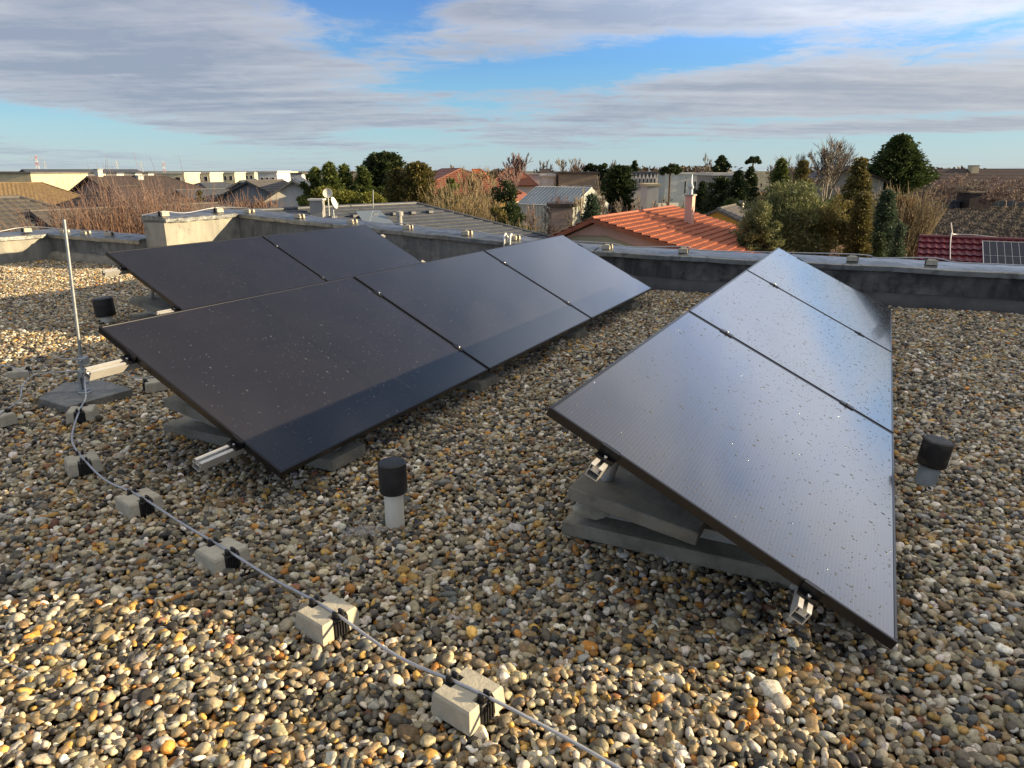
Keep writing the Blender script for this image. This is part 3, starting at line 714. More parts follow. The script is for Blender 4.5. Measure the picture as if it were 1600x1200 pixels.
# ploughed field with real furrows
def field():
    p = [Vector((*gp2(1425, 425), 0)), Vector((*gp2(1900, 440), 0)), Vector((*gp2(1720, 327), 0)), Vector((*gp2(1412, 325), 0))]
    nu, nv = 260, 300; uu, vv = np.meshgrid(np.linspace(0, 1, nu), np.linspace(0, 1, nv)**1.3)
    P = [np.array(q) for q in p]
    XY = (P[0]*((1-uu)*(1-vv))[..., None]+P[1]*(uu*(1-vv))[..., None]+P[2]*(uu*vv)[..., None]+P[3]*((1-uu)*vv)[..., None])
    x, y = XY[..., 0], XY[..., 1]
    q = (x*.82+y*.57)/1.25
    z = .26*np.sin(q*2*np.pi+1.2*np.sin(x*.11+y*.07))*(.7+.3*np.sin(x*.8))+.10*np.sin(x*3.1+2*np.sin(y*2.2))+.06*rng.normal(0, 1, x.shape)
    V = np.stack([x, y, G+.32+z], -1).reshape(-1, 3)
    I = np.arange(nu*nv).reshape(nv, nu); F = np.stack([I[:-1, :-1], I[:-1, 1:], I[1:, 1:], I[1:, :-1]], -1).reshape(-1, 4)
    o = np_mesh('field', V, F, M['soil']); tag(o, 'dark ploughed field with clods', kind='structure')
field()

# ------------------------------------------------------------------ buildings
def wallmat(n, c, c2=None): 
    M[n] = material(n, c, .85, var=c2 or tuple(q*.82 for q in c), vscale=.9, vstretch=(1, 1, .5)); return M[n]
for n, c in dict(w_white=(.70, .69, .65), w_cream=(.66, .56, .36), w_pink=(.80, .47, .37), w_beige=(.62, .54, .36), w_yellow=(.62, .42, .13), w_grey=(.34, .34, .33), w_brick=(.34, .22, .18), w_apart=(.72, .64, .44), w_tan=(.35, .27, .19), w_pinkgrey=(.40, .30, .26)).items(): wallmat(n, c)
def tile_mat(n, c, c2, rough=.65): M[n] = material(n, c, rough, var=c2, vscale=2.2, var2=tuple(q*.6 for q in c), v2scale=5, bump=.2, bscale=30); return M[n]
tile_mat('t_orange', (.42, .13, .06), (.29, .085, .045)); tile_mat('t_red', (.17, .022, .028), (.11, .016, .022), .35); tile_mat('t_dark', (.080, .090, .108), (.058, .066, .080), .5)
tile_mat('t_tan', (.30, .21, .105), (.22, .155, .08)); tile_mat('t_grey', (.12, .11, .10), (.085, .08, .075)); tile_mat('t_brown', (.075, .055, .05), (.05, .038, .035)); tile_mat('t_far', (.30, .10, .05), (.22, .08, .045))
tile_mat('t_orange2', (.55, .13, .03), (.42, .10, .03)); tile_mat('t_maroon', (.036, .018, .017), (.026, .014, .013))
M['pane'] = material('pane', (.02, .023, .03), .25, spec=.3); M['wframe'] = material('wframe', (.6, .6, .58), .5); M['gutter'] = material('gutter', (.16, .10, .08), .5, .3)
M['flatroof'] = material('flatroof', (.10, .10, .10), .9, var=(.15, .145, .14), vscale=.3)
def slope(a, b, c, d, course=.34, wave=.24, amp=.02, step=.03, dens=1.0):
    """tiled roof slope: eave a-b, ridge d-c; stepped courses and a pan-tile wave, as vertex and face lists"""
    ex = (b-a).normalized(); n = ex.cross(d-a); n = n.normalized() if n.length > 1e-6 else ex.cross(c-a).normalized()
    if n.z < 0: n = -n
    Lh = ((d+c)*.5-(a+b)*.5).length; nc = max(2, round(Lh/course)); L = (b-a).length
    nx = max(4, int(L/wave*6*dens)) if amp else max(2, int(L/1.0))
    V = []; F = []
    for k in range(nc):
        for e in (0, 1):
            t = (k+e)/nc; p0 = a.lerp(d, t); p1 = b.lerp(c, t)
            for i in range(nx+1):
                q = p0.lerp(p1, i/nx); w_ = (q-a).dot(ex)/wave*2*math.pi
                V.append(q+n*(amp*(.5+.5*math.sin(w_))+(step if e == 0 else 0.0)+.002))
        r0 = (2*k)*(nx+1)
        for i in range(nx): F.append((r0+i, r0+i+1, r0+nx+1+i+1, r0+nx+1+i))
        if k: 
            rp_ = (2*k-1)*(nx+1)
            for i in range(nx): F.append((rp_+i, rp_+i+1, r0+i+1, r0+i))
    # riser at the eave
    k0 = len(V)
    for i in range(nx+1): V.append(a.lerp(b, i/nx)-n*.10)
    for i in range(nx): F.append((k0+i, k0+i+1, i+1, i))
    return V, F
def house(name, label, P0, P1, w, e, walls, tiles, hip=(0, 0), over=.45, cat='house', group=None, wn=(), chim=(), tile=(.34, .24, .02, .03), gable_w=None, wr=None, flip=False, root=None):
    """P0,P1 ridge ends; w half span; e drop from ridge to eave; hip = run of the hips at the two ends"""
    if root is None: root = empty(name, (0, 0, 0), 0, label, cat, group)
    d = (P1-P0); d.z = 0; d.normalize(); nr = Vector((d.y, -d.x, 0))
    wr = wr or w
    e0 = P0-d*hip[0]; e1 = P1+d*hip[1]; dz = Vector((0, 0, -e))
    A0 = e0+nr*wr+dz; A1 = e1+nr*wr+dz; B0 = e0-nr*w+dz; B1 = e1-nr*w+dz
    R = MB(); R.add(*slope(A0, A1, P1, P0, *tile)); R.add(*slope(B1, B0, P0, P1, *tile))
    if hip[0]: R.add(*slope(B0, A0, P0, P0.copy(), *tile))
    if hip[1]: R.add(*slope(A1, B1, P1, P1.copy(), *tile))
    und = Vector((0, 0, -.14))
    R.add([A0+und, A1+und, P1+und, P0+und, B0+und, B1+und], [(0, 3, 2, 1), (4, 5, 2, 3)]+([(0, 4, 3)] if hip[0] else [])+([(1, 2, 5)] if hip[1] else []))
    for q0, q1, h_ in ((A0, P0, hip[0]), (P0, B0, hip[0]), (B1, P1, hip[1]), (P1, A1, hip[1])):
        if not h_: R.add([q0+und, q1+und, q1+Vector((0, 0, .03)), q0+Vector((0, 0, .03))], [(0, 1, 2, 3)])
    # ridge and hip caps
    r_ = .07 if tile[2] else .05
    R.tube([P0+Vector((0, 0, .03)), P1+Vector((0, 0, .03))], r_, 8)
    if hip[0]: R.tube([A0+Vector((0, 0, .03)), P0+Vector((0, 0, .03))], r_, 6); R.tube([B0+Vector((0, 0, .03)), P0+Vector((0, 0, .03))], r_, 6)
    if hip[1]: R.tube([A1+Vector((0, 0, .03)), P1+Vector((0, 0, .03))], r_, 6); R.tube([B1+Vector((0, 0, .03)), P1+Vector((0, 0, .03))], r_, 6)
    R.build('roof', M[tiles], root)
    W_ = MB(); o = over; sl = e/w; sr = e/wr
    i0 = e0+d*(o if True else 0); i1 = e1-d*o
    ze = P0.z-e+o*sl-.16
    c = [i0+nr*(wr-o), i1+nr*(wr-o), i1-nr*(w-o), i0-nr*(w-o)]
    zer = P0.z-e+o*sr-.16
    vs = [Vector((q.x, q.y, G)) for q in c]+[Vector((c[0].x, c[0].y, zer)), Vector((c[1].x, c[1].y, zer)), Vector((c[2].x, c[2].y, ze)), Vector((c[3].x, c[3].y, ze))]
    fs = [(0, 1, 5, 4), (2, 3, 7, 6)]
    g0 = len(vs); vs += [Vector((i0.x, i0.y, P0.z-.17)), Vector((i1.x, i1.y, P1.z-.17))]
    fs += [(3, 0, 4, g0, 7) if not hip[0] else (3, 0, 4, 7), (1, 2, 6, g0+1, 5) if not hip[1] else (1, 2, 6, 5)]
    W_.add(vs, fs); W_.build('wall', M[walls], root)
    # windows: (side, along 0..1, sill above ground, width, height)
    for (sd, t, sill, ww, hh) in wn:
        if sd in 'RL':
            n_ = nr if sd == 'R' else -nr; base_ = (c[0].lerp(c[1], t)) if sd == 'R' else c[3].lerp(c[2], t); dx = d
        else:
            n_ = -d if sd == 'N' else d; base_ = (c[3].lerp(c[0], t)) if sd == 'N' else c[2].lerp(c[1], t); dx = nr
        Bm = Matrix.Identity(4)
        for i in range(3): Bm[i][0] = dx[i]; Bm[i][1] = n_[i]; Bm[i][2] = (0, 0, 1)[i]
        Bm.translation = Vector((base_.x, base_.y, G+sill))
        f = MB(); t_ = .07
        f.box((-ww/2, -.05, 0), (ww/2, .03, t_), Bm); f.box((-ww/2, -.05, hh-t_), (ww/2, .03, hh), Bm); f.box((-ww/2, -.05, t_), (-ww/2+t_, .03, hh-t_), Bm); f.box((ww/2-t_, -.05, t_), (ww/2, .03, hh-t_), Bm)
        f.box((-.025, -.05, t_), (.025, .022, hh-t_), Bm)
        fo = f.build('window', M['wframe'], root); MB().box((-ww/2+t_, -.04, t_), (ww/2-t_, .008, hh-t_), Bm).build('pane', M['pane'], fo)
    for (t, off, hh, sz, mt) in chim:
        q = P0.lerp(P1, t)+nr*off; zb = P0.z-abs(off)*(sr if off > 0 else sl)
        Bm = Matrix.Translation((q.x, q.y, 0))@Matrix.Rotation(math.atan2(d.y, d.x), 4, 'Z')
        cm = MB().box((-sz/2, -sz/2, zb-.5), (sz/2, sz/2, zb+hh), Bm); ch = cm.build('chimney', M[mt], root)
        MB().box((-sz/2-.06, -sz/2-.06, zb+hh), (sz/2+.06, sz/2+.06, zb+hh+.09), Bm).build('cap', M['w_grey'], ch)
    return root
def V3(u, v, Y): return at(u, v, Y)
def ridge(u0, v0, Y0, u1, v1):
    """two ridge ends on one level: the first at distance Y0, the second where its pixel row meets that level"""
    p = at(u0, v0, Y0); q = atz(u1, v1, p.z); return p, q
# orange tiled house in the middle
p, q = ridge(925, 342, 29, 1052, 323)
oh = house('tiled_house', 'orange pantile roofed house with a pink gable behind the parapet', p, q, 4.9, 2.2, 'w_beige', 't_orange', hip=(0, 0), over=.5, tile=(.36, .27, .045, .055), wr=8.2)
d = (q-p).normalized(); nr = Vector((d.y, -d.x, 0))
def face_poly(name, pts, mat, off, root, th=.05):
    f = MB(); vs = [x+off for x in pts]+[x+off-d*0+(-d)*th for x in pts]; n = len(pts)
    f.add(vs, [tuple(range(n)), tuple(range(2*n-1, n-1, -1))]+[(i, n+i, n+(i+1) % n, (i+1) % n) for i in range(n)]); return f.build(name, mat, root)
s_r, s_l = 2.2/8.2, 2.2/4.9
gz = p+d*.44+Vector((0, 0, -.2))
def gpt(x, dz): return gz+nr*x+Vector((0, 0, dz))
# pink band of the gable with the beige recess showing below
face_poly('gable_band', [gpt(0, 0), gpt(7.5, -7.5*s_r), gpt(7.5, -7.5*s_r-.36), gpt(.45, -.46), gpt(-.9, -.5), gpt(-4.4, -4.4*s_l-.30), gpt(-4.4, -4.4*s_l)], M['w_pink'], Vector((0, 0, 0)), oh)
snr = (Vector((0, 0, 1))*8.2+nr*2.2).normalized(); rr_ = ray(1076, 350); cp = Vector((0, 0, CAMH))+rr_*((p-Vector((0, 0, CAMH))).dot(snr)/rr_.dot(snr)); CHY = cp.y
Bm = Matrix.Translation((cp.x, cp.y, 0))@Matrix.Rotation(math.atan2(d.y, d.x), 4, 'Z')
zt = at(1072, 306, CHY).z; zb = at(1072, 352, CHY).z
ch = MB().box((-.25, -.16, zb-1.0), (.25, .16, zt), Bm).build('chimney', M['w_pink'], oh)
MB().box((-.30, -.21, zt), (.30, .21, zt+.07), Bm).build('cap', M['w_grey'], ch)
MB().lathe([(.09, zt+.07), (.08, zt+.3), (.13, zt+.33), (.13, zt+.42), (.04, zt+.55), (.03, zt+.95), (0, zt+.95)], 12, Matrix.Translation((cp.x, cp.y, 0))).build('flue', M['galv'], ch)
# unseen house added beyond the right edge to shade the right of the roof
house('tiled_house', 'added gabled house out of view, shading the right of the flat roof', Vector((12.6, -9, 2.85)), Vector((12.6, 8.2, 2.85)), 4.0, 2.4, 'w_white', 't_orange', hip=(0, 0), over=.4, tile=(.4, .3, .0, .03), wn=[('L', .3, 1, 1.2, 1.3), ('L', .7, 1, 1.2, 1.3)])
# dark tiled hipped house in front of the conifers
p, q = ridge(330, 333, 24.5, 650, 318.5)
dh = house('tiled_house', 'wide dark grey tiled hip roof house with a solar collector on its slope', p, q, 5.5, 2.0, 'w_white', 't_dark', hip=(0, 5.0), over=.5, tile=(.36, .30, .012, .035), wr=6.6)
d = (q-p).normalized(); nr = Vector((d.y, -d.x, 0)); sn = (Vector((0, 0, 1))*6.6+nr*2.0).normalized()
def on_slope(u, v, P=p, n=sn):
    r = ray(u, v); o_ = Vector((0, 0, CAMH)); t = (P-o_).dot(n)/r.dot(n); return o_+r*t
cpts = [on_slope(555, 336), on_slope(592, 334), on_slope(617, 357), on_slope(570, 357)]
MB().add([x+sn*.06 for x in cpts]+[x+sn*.15 for x in cpts], [(3, 2, 1, 0), (4, 5, 6, 7), (0, 1, 5, 4), (1, 2, 6, 5), (2, 3, 7, 6), (3, 0, 4, 7)]).build('solar_collector', material('collector', (.20, .24, .27), .15, .3, spec=.8), dh)
vp = on_slope(625, 352); MB().lathe([(.10, -.2), (.09, .35), (.14, .36), (.14, .5), (0, .54)], 12, Matrix.Translation(vp)).build('roof_vent', M['w_grey'], dh)
for k in range(9):
    t = .12+k*.105; a = p.lerp(q, t)+nr*1.2-Vector((0, 0, 1.2*2/6.6)); B = Matrix.Translation(a+sn*.05)@Matrix.Rotation(math.atan2(d.y, d.x), 4, 'Z')
    MB().box((-.12, -.1, 0), (.12, .1, .10), B).build('vent_tile', M['t_dark'], dh)
chp = at(496, 325, p.y+2.2); zc = at(496, 313, chp.y).z
ch = MB().box((-.22, -.2, zc-1.0), (.22, .2, zc), Matrix.Translation((chp.x, chp.y, 0))).build('chimney', M['w_grey'], dh)
MB().box((-.27, -.25, zc), (.27, .25, zc+.06), Matrix.Translation((chp.x, chp.y, 0))).build('cap', M['w_white'], ch)
def dish(p, r, rz, tilt, label):
    o = empty('satellite_dish', p, rz, label, 'satellite dish', 'satellite dishes on the dark tiled roof')
    Mx = Matrix.Rotation(tilt, 4, 'X')
    MB().lathe([(0, .0), (r*.5, .03*r/.4), (r*.85, .09*r/.4), (r, .13*r/.4), (r*.98, .14*r/.4), (r*.8, .085*r/.4), (0, .012)], 20, Mx).build('dish', M['w_white'], o)
    MB().tube([Vector((0, 0, -.9)), Vector((0, 0, 0))], .025, 6).build('mast', M['galv'], o)
    MB().tube([Mx@Vector((0, -r, .1)), Mx@Vector((0, -r*.2, r*.9))], .014, 5).build('arm', M['galv'], o)
dish(at(512, 302, chp.y), .17, R_(10), R_(85), 'small round white satellite dish on a mast beside the chimney')
dish(at(520, 318, chp.y-.3), .22, R_(80), R_(70), 'white satellite dish seen edge on beside the chimney, lower of the two')
tag(MB().tube([at(583, 325, p.y+4.2), at(583, 297, p.y+4.2)], .02, 5).build('antenna_mast', M['galv']), 'thin antenna mast behind the ridge of the dark tiled roof', 'mast')
# dark red metal-tiled roof at the right edge, with its solar panels
p = at(1436, 371, 24.0); q = p+QD*9
rh = house('tiled_house', 'low building with a glossy dark red metal tile roof at the right edge', p, q, 3.6, 1.7, 'w_white', 't_red', hip=(0, 0), over=.3, tile=(.36, .21, .035, .05))
d = (q-p).normalized(); nr = Vector((d.y, -d.x, 0)); sn = (Vector((0, 0, 1))*3.6+nr*1.7).normalized()
if nr.y > 0: nr = -nr
sn = (Vector((0, 0, 1))*3.6+nr*1.7).normalized()
def cellm(): 
    m = bpy.data.materials.new('cells'); m.use_nodes = True; t = NT(m.node_tree); b = m.node_tree.nodes['Principled BSDF']
    b.inputs['Base Color'].default_value = (.012, .016, .035, 1); b.inputs['Roughness'].default_value = .35; b.inputs['Specular IOR Level'].default_value = .2; return m
M['cells'] = cellm(); M['whiteline'] = material('whiteline', (.55, .56, .58), .4)
hd = (nr*3.6-Vector((0, 0, 1.7))).normalized()
for i in range(2):
    a = on_slope(1533.5+i*58, 381.5, p, sn)+sn*.12; wd = 1.14
    a = on_slope(1533.5, 381.5, p, sn)+sn*.12+d*i*(wd+.02)
    Bm = Matrix.Identity(4)
    for k in range(3): Bm[k][0] = d[k]; Bm[k][1] = -hd[k]; Bm[k][2] = sn[k]
    Bm.translation = a
    r = empty('solar_panel', mat=Bm, label=['framed blue solar panel on the dark red roof, the one wholly in view', 'framed blue solar panel on the dark red roof, cut by the right edge'][i], cat='solar panel', group='solar panels on the dark red roof')
    MB().box((.02, -1.70, -.02), (wd-.02, -.02, 0)).build('cells', M['cells'], r)
    f = MB(); f.box((0, -1.72, -.03), (.02, 0, .006)); f.box((wd-.02, -1.72, -.03), (wd, 0, .006)); f.box((.02, -.02, -.03), (wd-.02, 0, .006)); f.box((.02, -1.72, -.03), (wd-.02, -1.70, .006))
    for k in range(1, 6): f.box((k*wd/6-.004, -1.70, .0), (k*wd/6+.004, -.02, .002))
    for k in range(1, 3): f.box((.02, -k*.86-.004, .002), (wd-.02, -k*.86+.004, .004))
    f.build('frame', M['whiteline'], r)
wire([on_slope(1483, 412, p, sn)+sn*.15, on_slope(1483, 390, p, sn)+sn*.2, on_slope(1484, 378, p, sn)+sn*.3, at(1490, 366, 24), at(1520, 367, 24), at(1560, 371, 23.9), at(1620, 374, 23.8)], 'pale cable running up and along the ridge of the dark red roof', .016)
tag(MB().tube([at(1489, 372, 24), at(1487, 358, 24), at(1486, 348, 24)], .018, 5).build('antenna_mast', M['conduit']), 'short pale mast on the ridge of the dark red roof', 'mast')
# houses at left
G_ = lambda *a, **k: house('tiled_house', *a, **k)
T2 = (.40, .3, .0, .03)
p, q = ridge(-60, 287, 62, 66, 286); G_('brown and tan hip roofed house at the far left with a sunlit golden slope', p, q, 6.5, 2.6, 'w_cream', 't_tan', hip=(5, 6.2), tile=(.38, .3, .03, .05), wn=[('R', .8, 1, 1.4, 1.3)])
p, q = ridge(-40, 311, 27, 31, 309); G_('grey brown tiled hip roof house at the left edge with dark stripes', p, q, 5, 2.1, 'w_cream', 't_grey', hip=(3, 4.2), tile=(.34, .28, .03, .05))
p, q = ridge(47, 331, 27, 340, 318); G_('long low grey roofed house behind the reddish bare shrubs', p, q, 4, 1.6, 'w_pinkgrey', 't_grey', hip=(0, 2), tile=T2)
p, q = ridge(135, 276, 70, 255, 275); G_('dark brown roofed house with a white chimney behind the bare shrubs', p, q, 7, 3.3, 'w_pinkgrey', 't_brown', hip=(0, 7), tile=T2, chim=[(.17, -.2, .7, .5, 'w_white'), (.62, .4, .2, .6, 'w_white')], wn=[('N', .5, 3.6, 1.2, 1.1)])
p, q = ridge(175, 292, 50, 215, 291); G_('dark pyramid roofed house in the middle of the left bare shrubs', p, q, 6, 2.6, 'w_pinkgrey', 't_brown', hip=(5, 6), tile=T2)
p, q = ridge(275, 297, 66, 352, 295); G_('low dark roofed house with a pale ridge behind the shrub row', p, q, 5, 2.6, 'w_pinkgrey', 't_dark', hip=(0, 0), tile=T2)
p, q = ridge(374, 283, 74, 400, 280); G_('small grey gabled house with its gable facing the camera at left', p, q, 5.2, 2.7, 'w_grey', 't_dark', hip=(0, 0), tile=T2, wn=[('N', .5, 1.2, 1.4, 1.3)])
p, q = ridge(312, 286, 90, 350, 285); G_('low dark hip roofed bungalow between the gabled house and the brown roof', p, q, 7, 2.4, 'w_white', 't_dark', hip=(5, 5), tile=T2)
p, q = ridge(457, 281, 52, 470, 276); G_('gabled house with dark roof and tall glazed gable next to the conifers', p, q, 4.6, 2.9, 'w_white', 't_dark', hip=(0, 0), tile=T2, wn=[('N', .5, .6, 1.7, 3.2), ('N', .18, .8, .9, 1.8)])
p, q = ridge(385, 283, 62, 442, 281); G_('grey roofed house wing left of the glazed gable', p, q, 4.5, 2.2, 'w_grey', 't_grey', hip=(0, 0), tile=T2)
# distant houses and blocks
def block(name, label, u0, u1, vt, vb, Y, depth, wmat, cat='building', group=None, rmat='flatroof', wins=(), az=0., over=.25, terr=None, root=None):
    """flat-roofed building whose front spans the pixels u0..u1; wins = (x0,x1,z0,z1) fractions of the front"""
    a = at(u0, vt, Y); b = at(u1, vt, Y); zt = a.z; zb = G if vb is None else max(G, at(u0, vb, Y).z)
    W_ = (b-a).length; Bm = Matrix.Translation((a.x, a.y, 0))@Matrix.Rotation(az, 4, 'Z')
    root = root or empty(name, (0, 0, 0), 0, label, cat, group)
    MB().box((0, 0, G), (W_, depth, zt-.3), Bm).build('wall', M[wmat], root)
    MB().box((-over, -over, zt-.298), (W_+over, depth+over, zt), Bm).build('roof', M[rmat], root)
    H_ = zt-.3-zb
    for (x0, x1, z0, z1) in wins:
        f = MB(); X0, X1, Z0, Z1 = x0*W_, x1*W_, zb+z0*H_, zb+z1*H_; t = .09
        f.box((X0, -.06, Z0), (X1, .04, Z0+t), Bm); f.box((X0, -.06, Z1-t), (X1, .04, Z1), Bm); f.box((X0, -.06, Z0+t), (X0+t, .04, Z1-t), Bm); f.box((X1-t, -.06, Z0+t), (X1, .04, Z1-t), Bm)
        fo = f.build('window', M['wframe'], root); MB().box((X0+t, -.02, Z0+t), (X1-t, .02, Z1-t), Bm).build('pane', M['pane'], fo)
    return root
W2 = [(.12, .30, .62, .86), (.40, .56, .62, .86), (.68, .88, .62, .86), (.15, .35, .14, .40), (.55, .85, .14, .40)]
gap_ = 'white modern terraced houses on the left skyline'
block('long_building', 'cream hall with flat roof at the far left edge of the skyline', -60, 47, 269, None, 150, 20, 'w_cream')
for k, (u0, u1) in enumerate([(66, 96), (97, 125), (126, 154), (155, 183), (184, 212), (213, 232)]):
    block('row_house', ['leftmost', 'second', 'third', 'fourth', 'fifth', 'sixth and last'][k]+' bay of the white row houses under a long dark roof at left', u0, u1-1, 269.5, None, 190+k*4, 12, 'w_white', 'house', 'white row houses under dark roofs', wins=[(.2, .38, .55, .8), (.6, .78, .55, .8), (.2, .5, .1, .4)], rmat='t_dark')
p = at(34, 264.5, 236); q = at(214, 265.5, 262); q.z = p.z
G_('long low dark roof stretching over the white row houses on the left skyline', p, q, 8, 1.6, 'w_white', 't_dark', tile=(2, 1, 0, .03), over=1)
for k, (u0, u1) in enumerate([(236, 289), (293, 329), (333, 368), (370, 399), (402, 432), (434, 456)]):
    Y = 200+k*22
    block('terraced_house', ['first from the left', 'second from the left', 'third from the left', 'fourth from the left', 'fifth from the left', 'rightmost'][k]+' of the cream flat roofed houses on the left skyline', u0+4, u1-2, 269.5-.3*k, None, Y, 10, 'w_apart', 'house', gap_, wins=W2, rmat='w_white')
block('white_house', 'bright white house with terrace just left of the conifers', 402, 432, 267, None, 150, 9, 'w_white', 'house', wins=W2, rmat='w_white')
block('white_house', 'low white house with grey roof touching the conifers on the left skyline', 448, 471, 270, None, 170, 9, 'w_white', 'house', wins=[(.2, .5, .5, .8)], rmat='t_grey')
p, q = ridge(690, 264, 95, 720, 263.5); G_('yellow house with terracotta hip roof beyond the olive tree', p, q, 5.5, 2.3, 'w_yellow', 't_far', hip=(4, 4), tile=T2, wn=[('N', .5, 2, 1.2, 1.4), ('R', .5, 2, 1.2, 1.4)])
p, q = ridge(737, 264.5, 105, 752, 264.5); G_('house with a bright orange roof right of the yellow house', p, q, 5, 3.0, 'w_yellow', 't_orange2', hip=(0, 2.5), tile=T2)
p, q = ridge(744, 281, 80, 765, 280); G_('lower house with faded orange roof behind bare trees', p, q, 4.5, 2.0, 'w_pinkgrey', 't_far', hip=(2, 3), tile=T2)
p, q = ridge(795, 262, 120, 810, 262); G_('house with dull red roof behind the tall bare tree', p, q, 6, 2.6, 'w_white', 't_far', hip=(3, 3), tile=T2)
block('white_house', 'white cubic house left of the flat brown roofed building', 822, 866, 271, None, 120, 9, 'w_white', 'house', wins=[(.1, .3, .5, .8), (.5, .8, .5, .8)], rmat='w_grey')
block('white_house', 'sunlit white cube at the corner of the cubic house', 847, 866, 272.5, None, 112, 6, 'w_white', 'house', rmat='w_white')
p, q = ridge(843, 264.5, 135, 858, 264.5); G_('grey gabled roof peeking above the white cubic house', p, q, 5, 2.4, 'w_grey', 't_brown', hip=(0, 3), tile=T2)
block('flat_building', 'long building with brown flat roof and sunlit yellow end', 874, 934, 268.5, None, 110, 9, 'w_tan', 'building', wins=[(.05, .25, .45, .75), (.35, .55, .45, .75), (.65, .85, .45, .75)], rmat='t_brown')
# white building with a row of pointed gable windows
gb = block('gabled_building', 'white building with a row of tall pointed gables under a dark mansard roof', 984, 1028, 268, None, 105, 9, 'w_white', 'building', rmat='t_dark')
a = at(985, 276, 104.9); b = at(1026, 276, 104.9)
for k in range(7):
    c_ = a.lerp(b, (k+.5)/7); hw_ = (b-a).length/14*.86; zb_ = at(985, 292, 105).z; zs = at(985, 279, 105).z; zp = at(985, 271, 105).z
    MB().add([(c_.x-hw_, c_.y-.15, zb_), (c_.x+hw_, c_.y-.15, zb_), (c_.x+hw_, c_.y-.15, zs), (c_.x, c_.y-.15, zp), (c_.x-hw_, c_.y-.15, zs),
              (c_.x-hw_, c_.y+.3, zb_), (c_.x+hw_, c_.y+.3, zb_), (c_.x+hw_, c_.y+.3, zs), (c_.x, c_.y+.3, zp), (c_.x-hw_, c_.y+.3, zs)], [(0, 1, 2, 3, 4), (1, 6, 7, 2), (2, 7, 8, 3), (3, 8, 9, 4), (4, 9, 5, 0)]).build('dormer', M['w_white'], gb)
    MB().box((c_.x-hw_*.4, c_.y-.19, zb_+.1), (c_.x+hw_*.4, c_.y-.155, zs)).build('window', M['pane'], gb)
MB().box((a.x, a.y-.1, at(985, 291, 105).z), (b.x, a.y-.02, at(985, 269, 105).z)).build('mansard', M['t_dark'], gb)
block('white_house', 'low white annex at the right foot of the gabled building', 1012, 1030, 287, None, 98, 5, 'w_white', 'house', rmat='w_cream')
block('white_hall', 'long pale hall with a bright end wall right of the umbrella pine', 1040, 1100, 270, None, 150, 14, 'w_white', 'building', rmat='w_white', wins=[(.5, .56, .4, .8), (.75, .82, .4, .8)])
block('grey_house', 'two storey grey house with a dark window beside the spruce', 1117, 1165, 270, None, 85, 8, 'w_grey', 'house', rmat='w_white', wins=[(.26, .36, .62, .82), (.6, .72, .62, .82)])
p, q = ridge(1290, 262, 90, 1335, 260); G_('pale house with dark red roof behind the tall bare tree', p, q, 2.8, 1.2, 'w_grey', 't_maroon', hip=(0, 0), tile=T2, wn=[('R', .3, 2.2, 1.2, 1.3), ('R', .7, 2.2, 1.2, 1.3)])
p = at(1452, 264, 165); q = at(1720, 264.5, 165); q.z = p.z
G_('long barn with a dark maroon roof along the right skyline', p, q, 9, 4.6, 'w_brick', 't_maroon', tile=(1.5, 1, 0, .03), over=.6, chim=[(.24, 1.0, 1.2, 1.6, 'w_beige')])
# greenhouse
gr = empty('greenhouse', (0, 0, 0), 0, 'long glazed greenhouse with a pale blue grey roof in the garden', 'greenhouse')
a = at(838, 292, 72); b = at(925, 293, 68); b.z = a.z; d = (b-a).normalized(); nr = Vector((d.y, -d.x, 0))
M['ghroof'] = material('ghroof', (.30, .36, .40), .25, .0, var=(.22, .27, .30), vscale=.8, spec=.8); M['ghwall'] = material('ghwall', (.42, .46, .44), .3, var=(.28, .31, .30), vscale=1.2)
A0, A1 = a+nr*3-Vector((0, 0, 1.5)), b+nr*3-Vector((0, 0, 1.5)); B0, B1 = a-nr*3-Vector((0, 0, 1.5)), b-nr*3-Vector((0, 0, 1.5))
MB().add([A0, A1, b, a, B0, B1], [(0, 1, 2, 3), (3, 2, 5, 4)]).build('roof', M['ghroof'], gr)
lo_ = lambda q: Vector((q.x, q.y, G))
MB().add([A0, A1, lo_(A1), lo_(A0), B0, B1, lo_(B1), lo_(B0), a, b], [(3, 2, 1, 0), (4, 5, 6, 7), (7, 3, 0, 8, 4), (2, 6, 5, 9, 1)]).build('wall', M['ghwall'], gr)
f = MB()
for k in range(17):
    t = k/16; f.tube([lo_(A0.lerp(A1, t)), A0.lerp(A1, t)+nr*.02, a.lerp(b, t)+Vector((0, 0, .04))], .045, 4)
f.tube([A0+nr*.03, A1+nr*.03], .06, 4); f.tube([A0.lerp(lo_(A0), .5)+nr*.03, A1.lerp(lo_(A1), .5)+nr*.03], .05, 4); f.tube([a, b], .08, 4)
f.build('frame', M['w_white'], gr)
block('garden_shed', 'small brown flat roofed shed in front of the greenhouse', 862, 895, 318, None, 62, 3, 'w_pinkgrey', 'shed', rmat='t_brown')
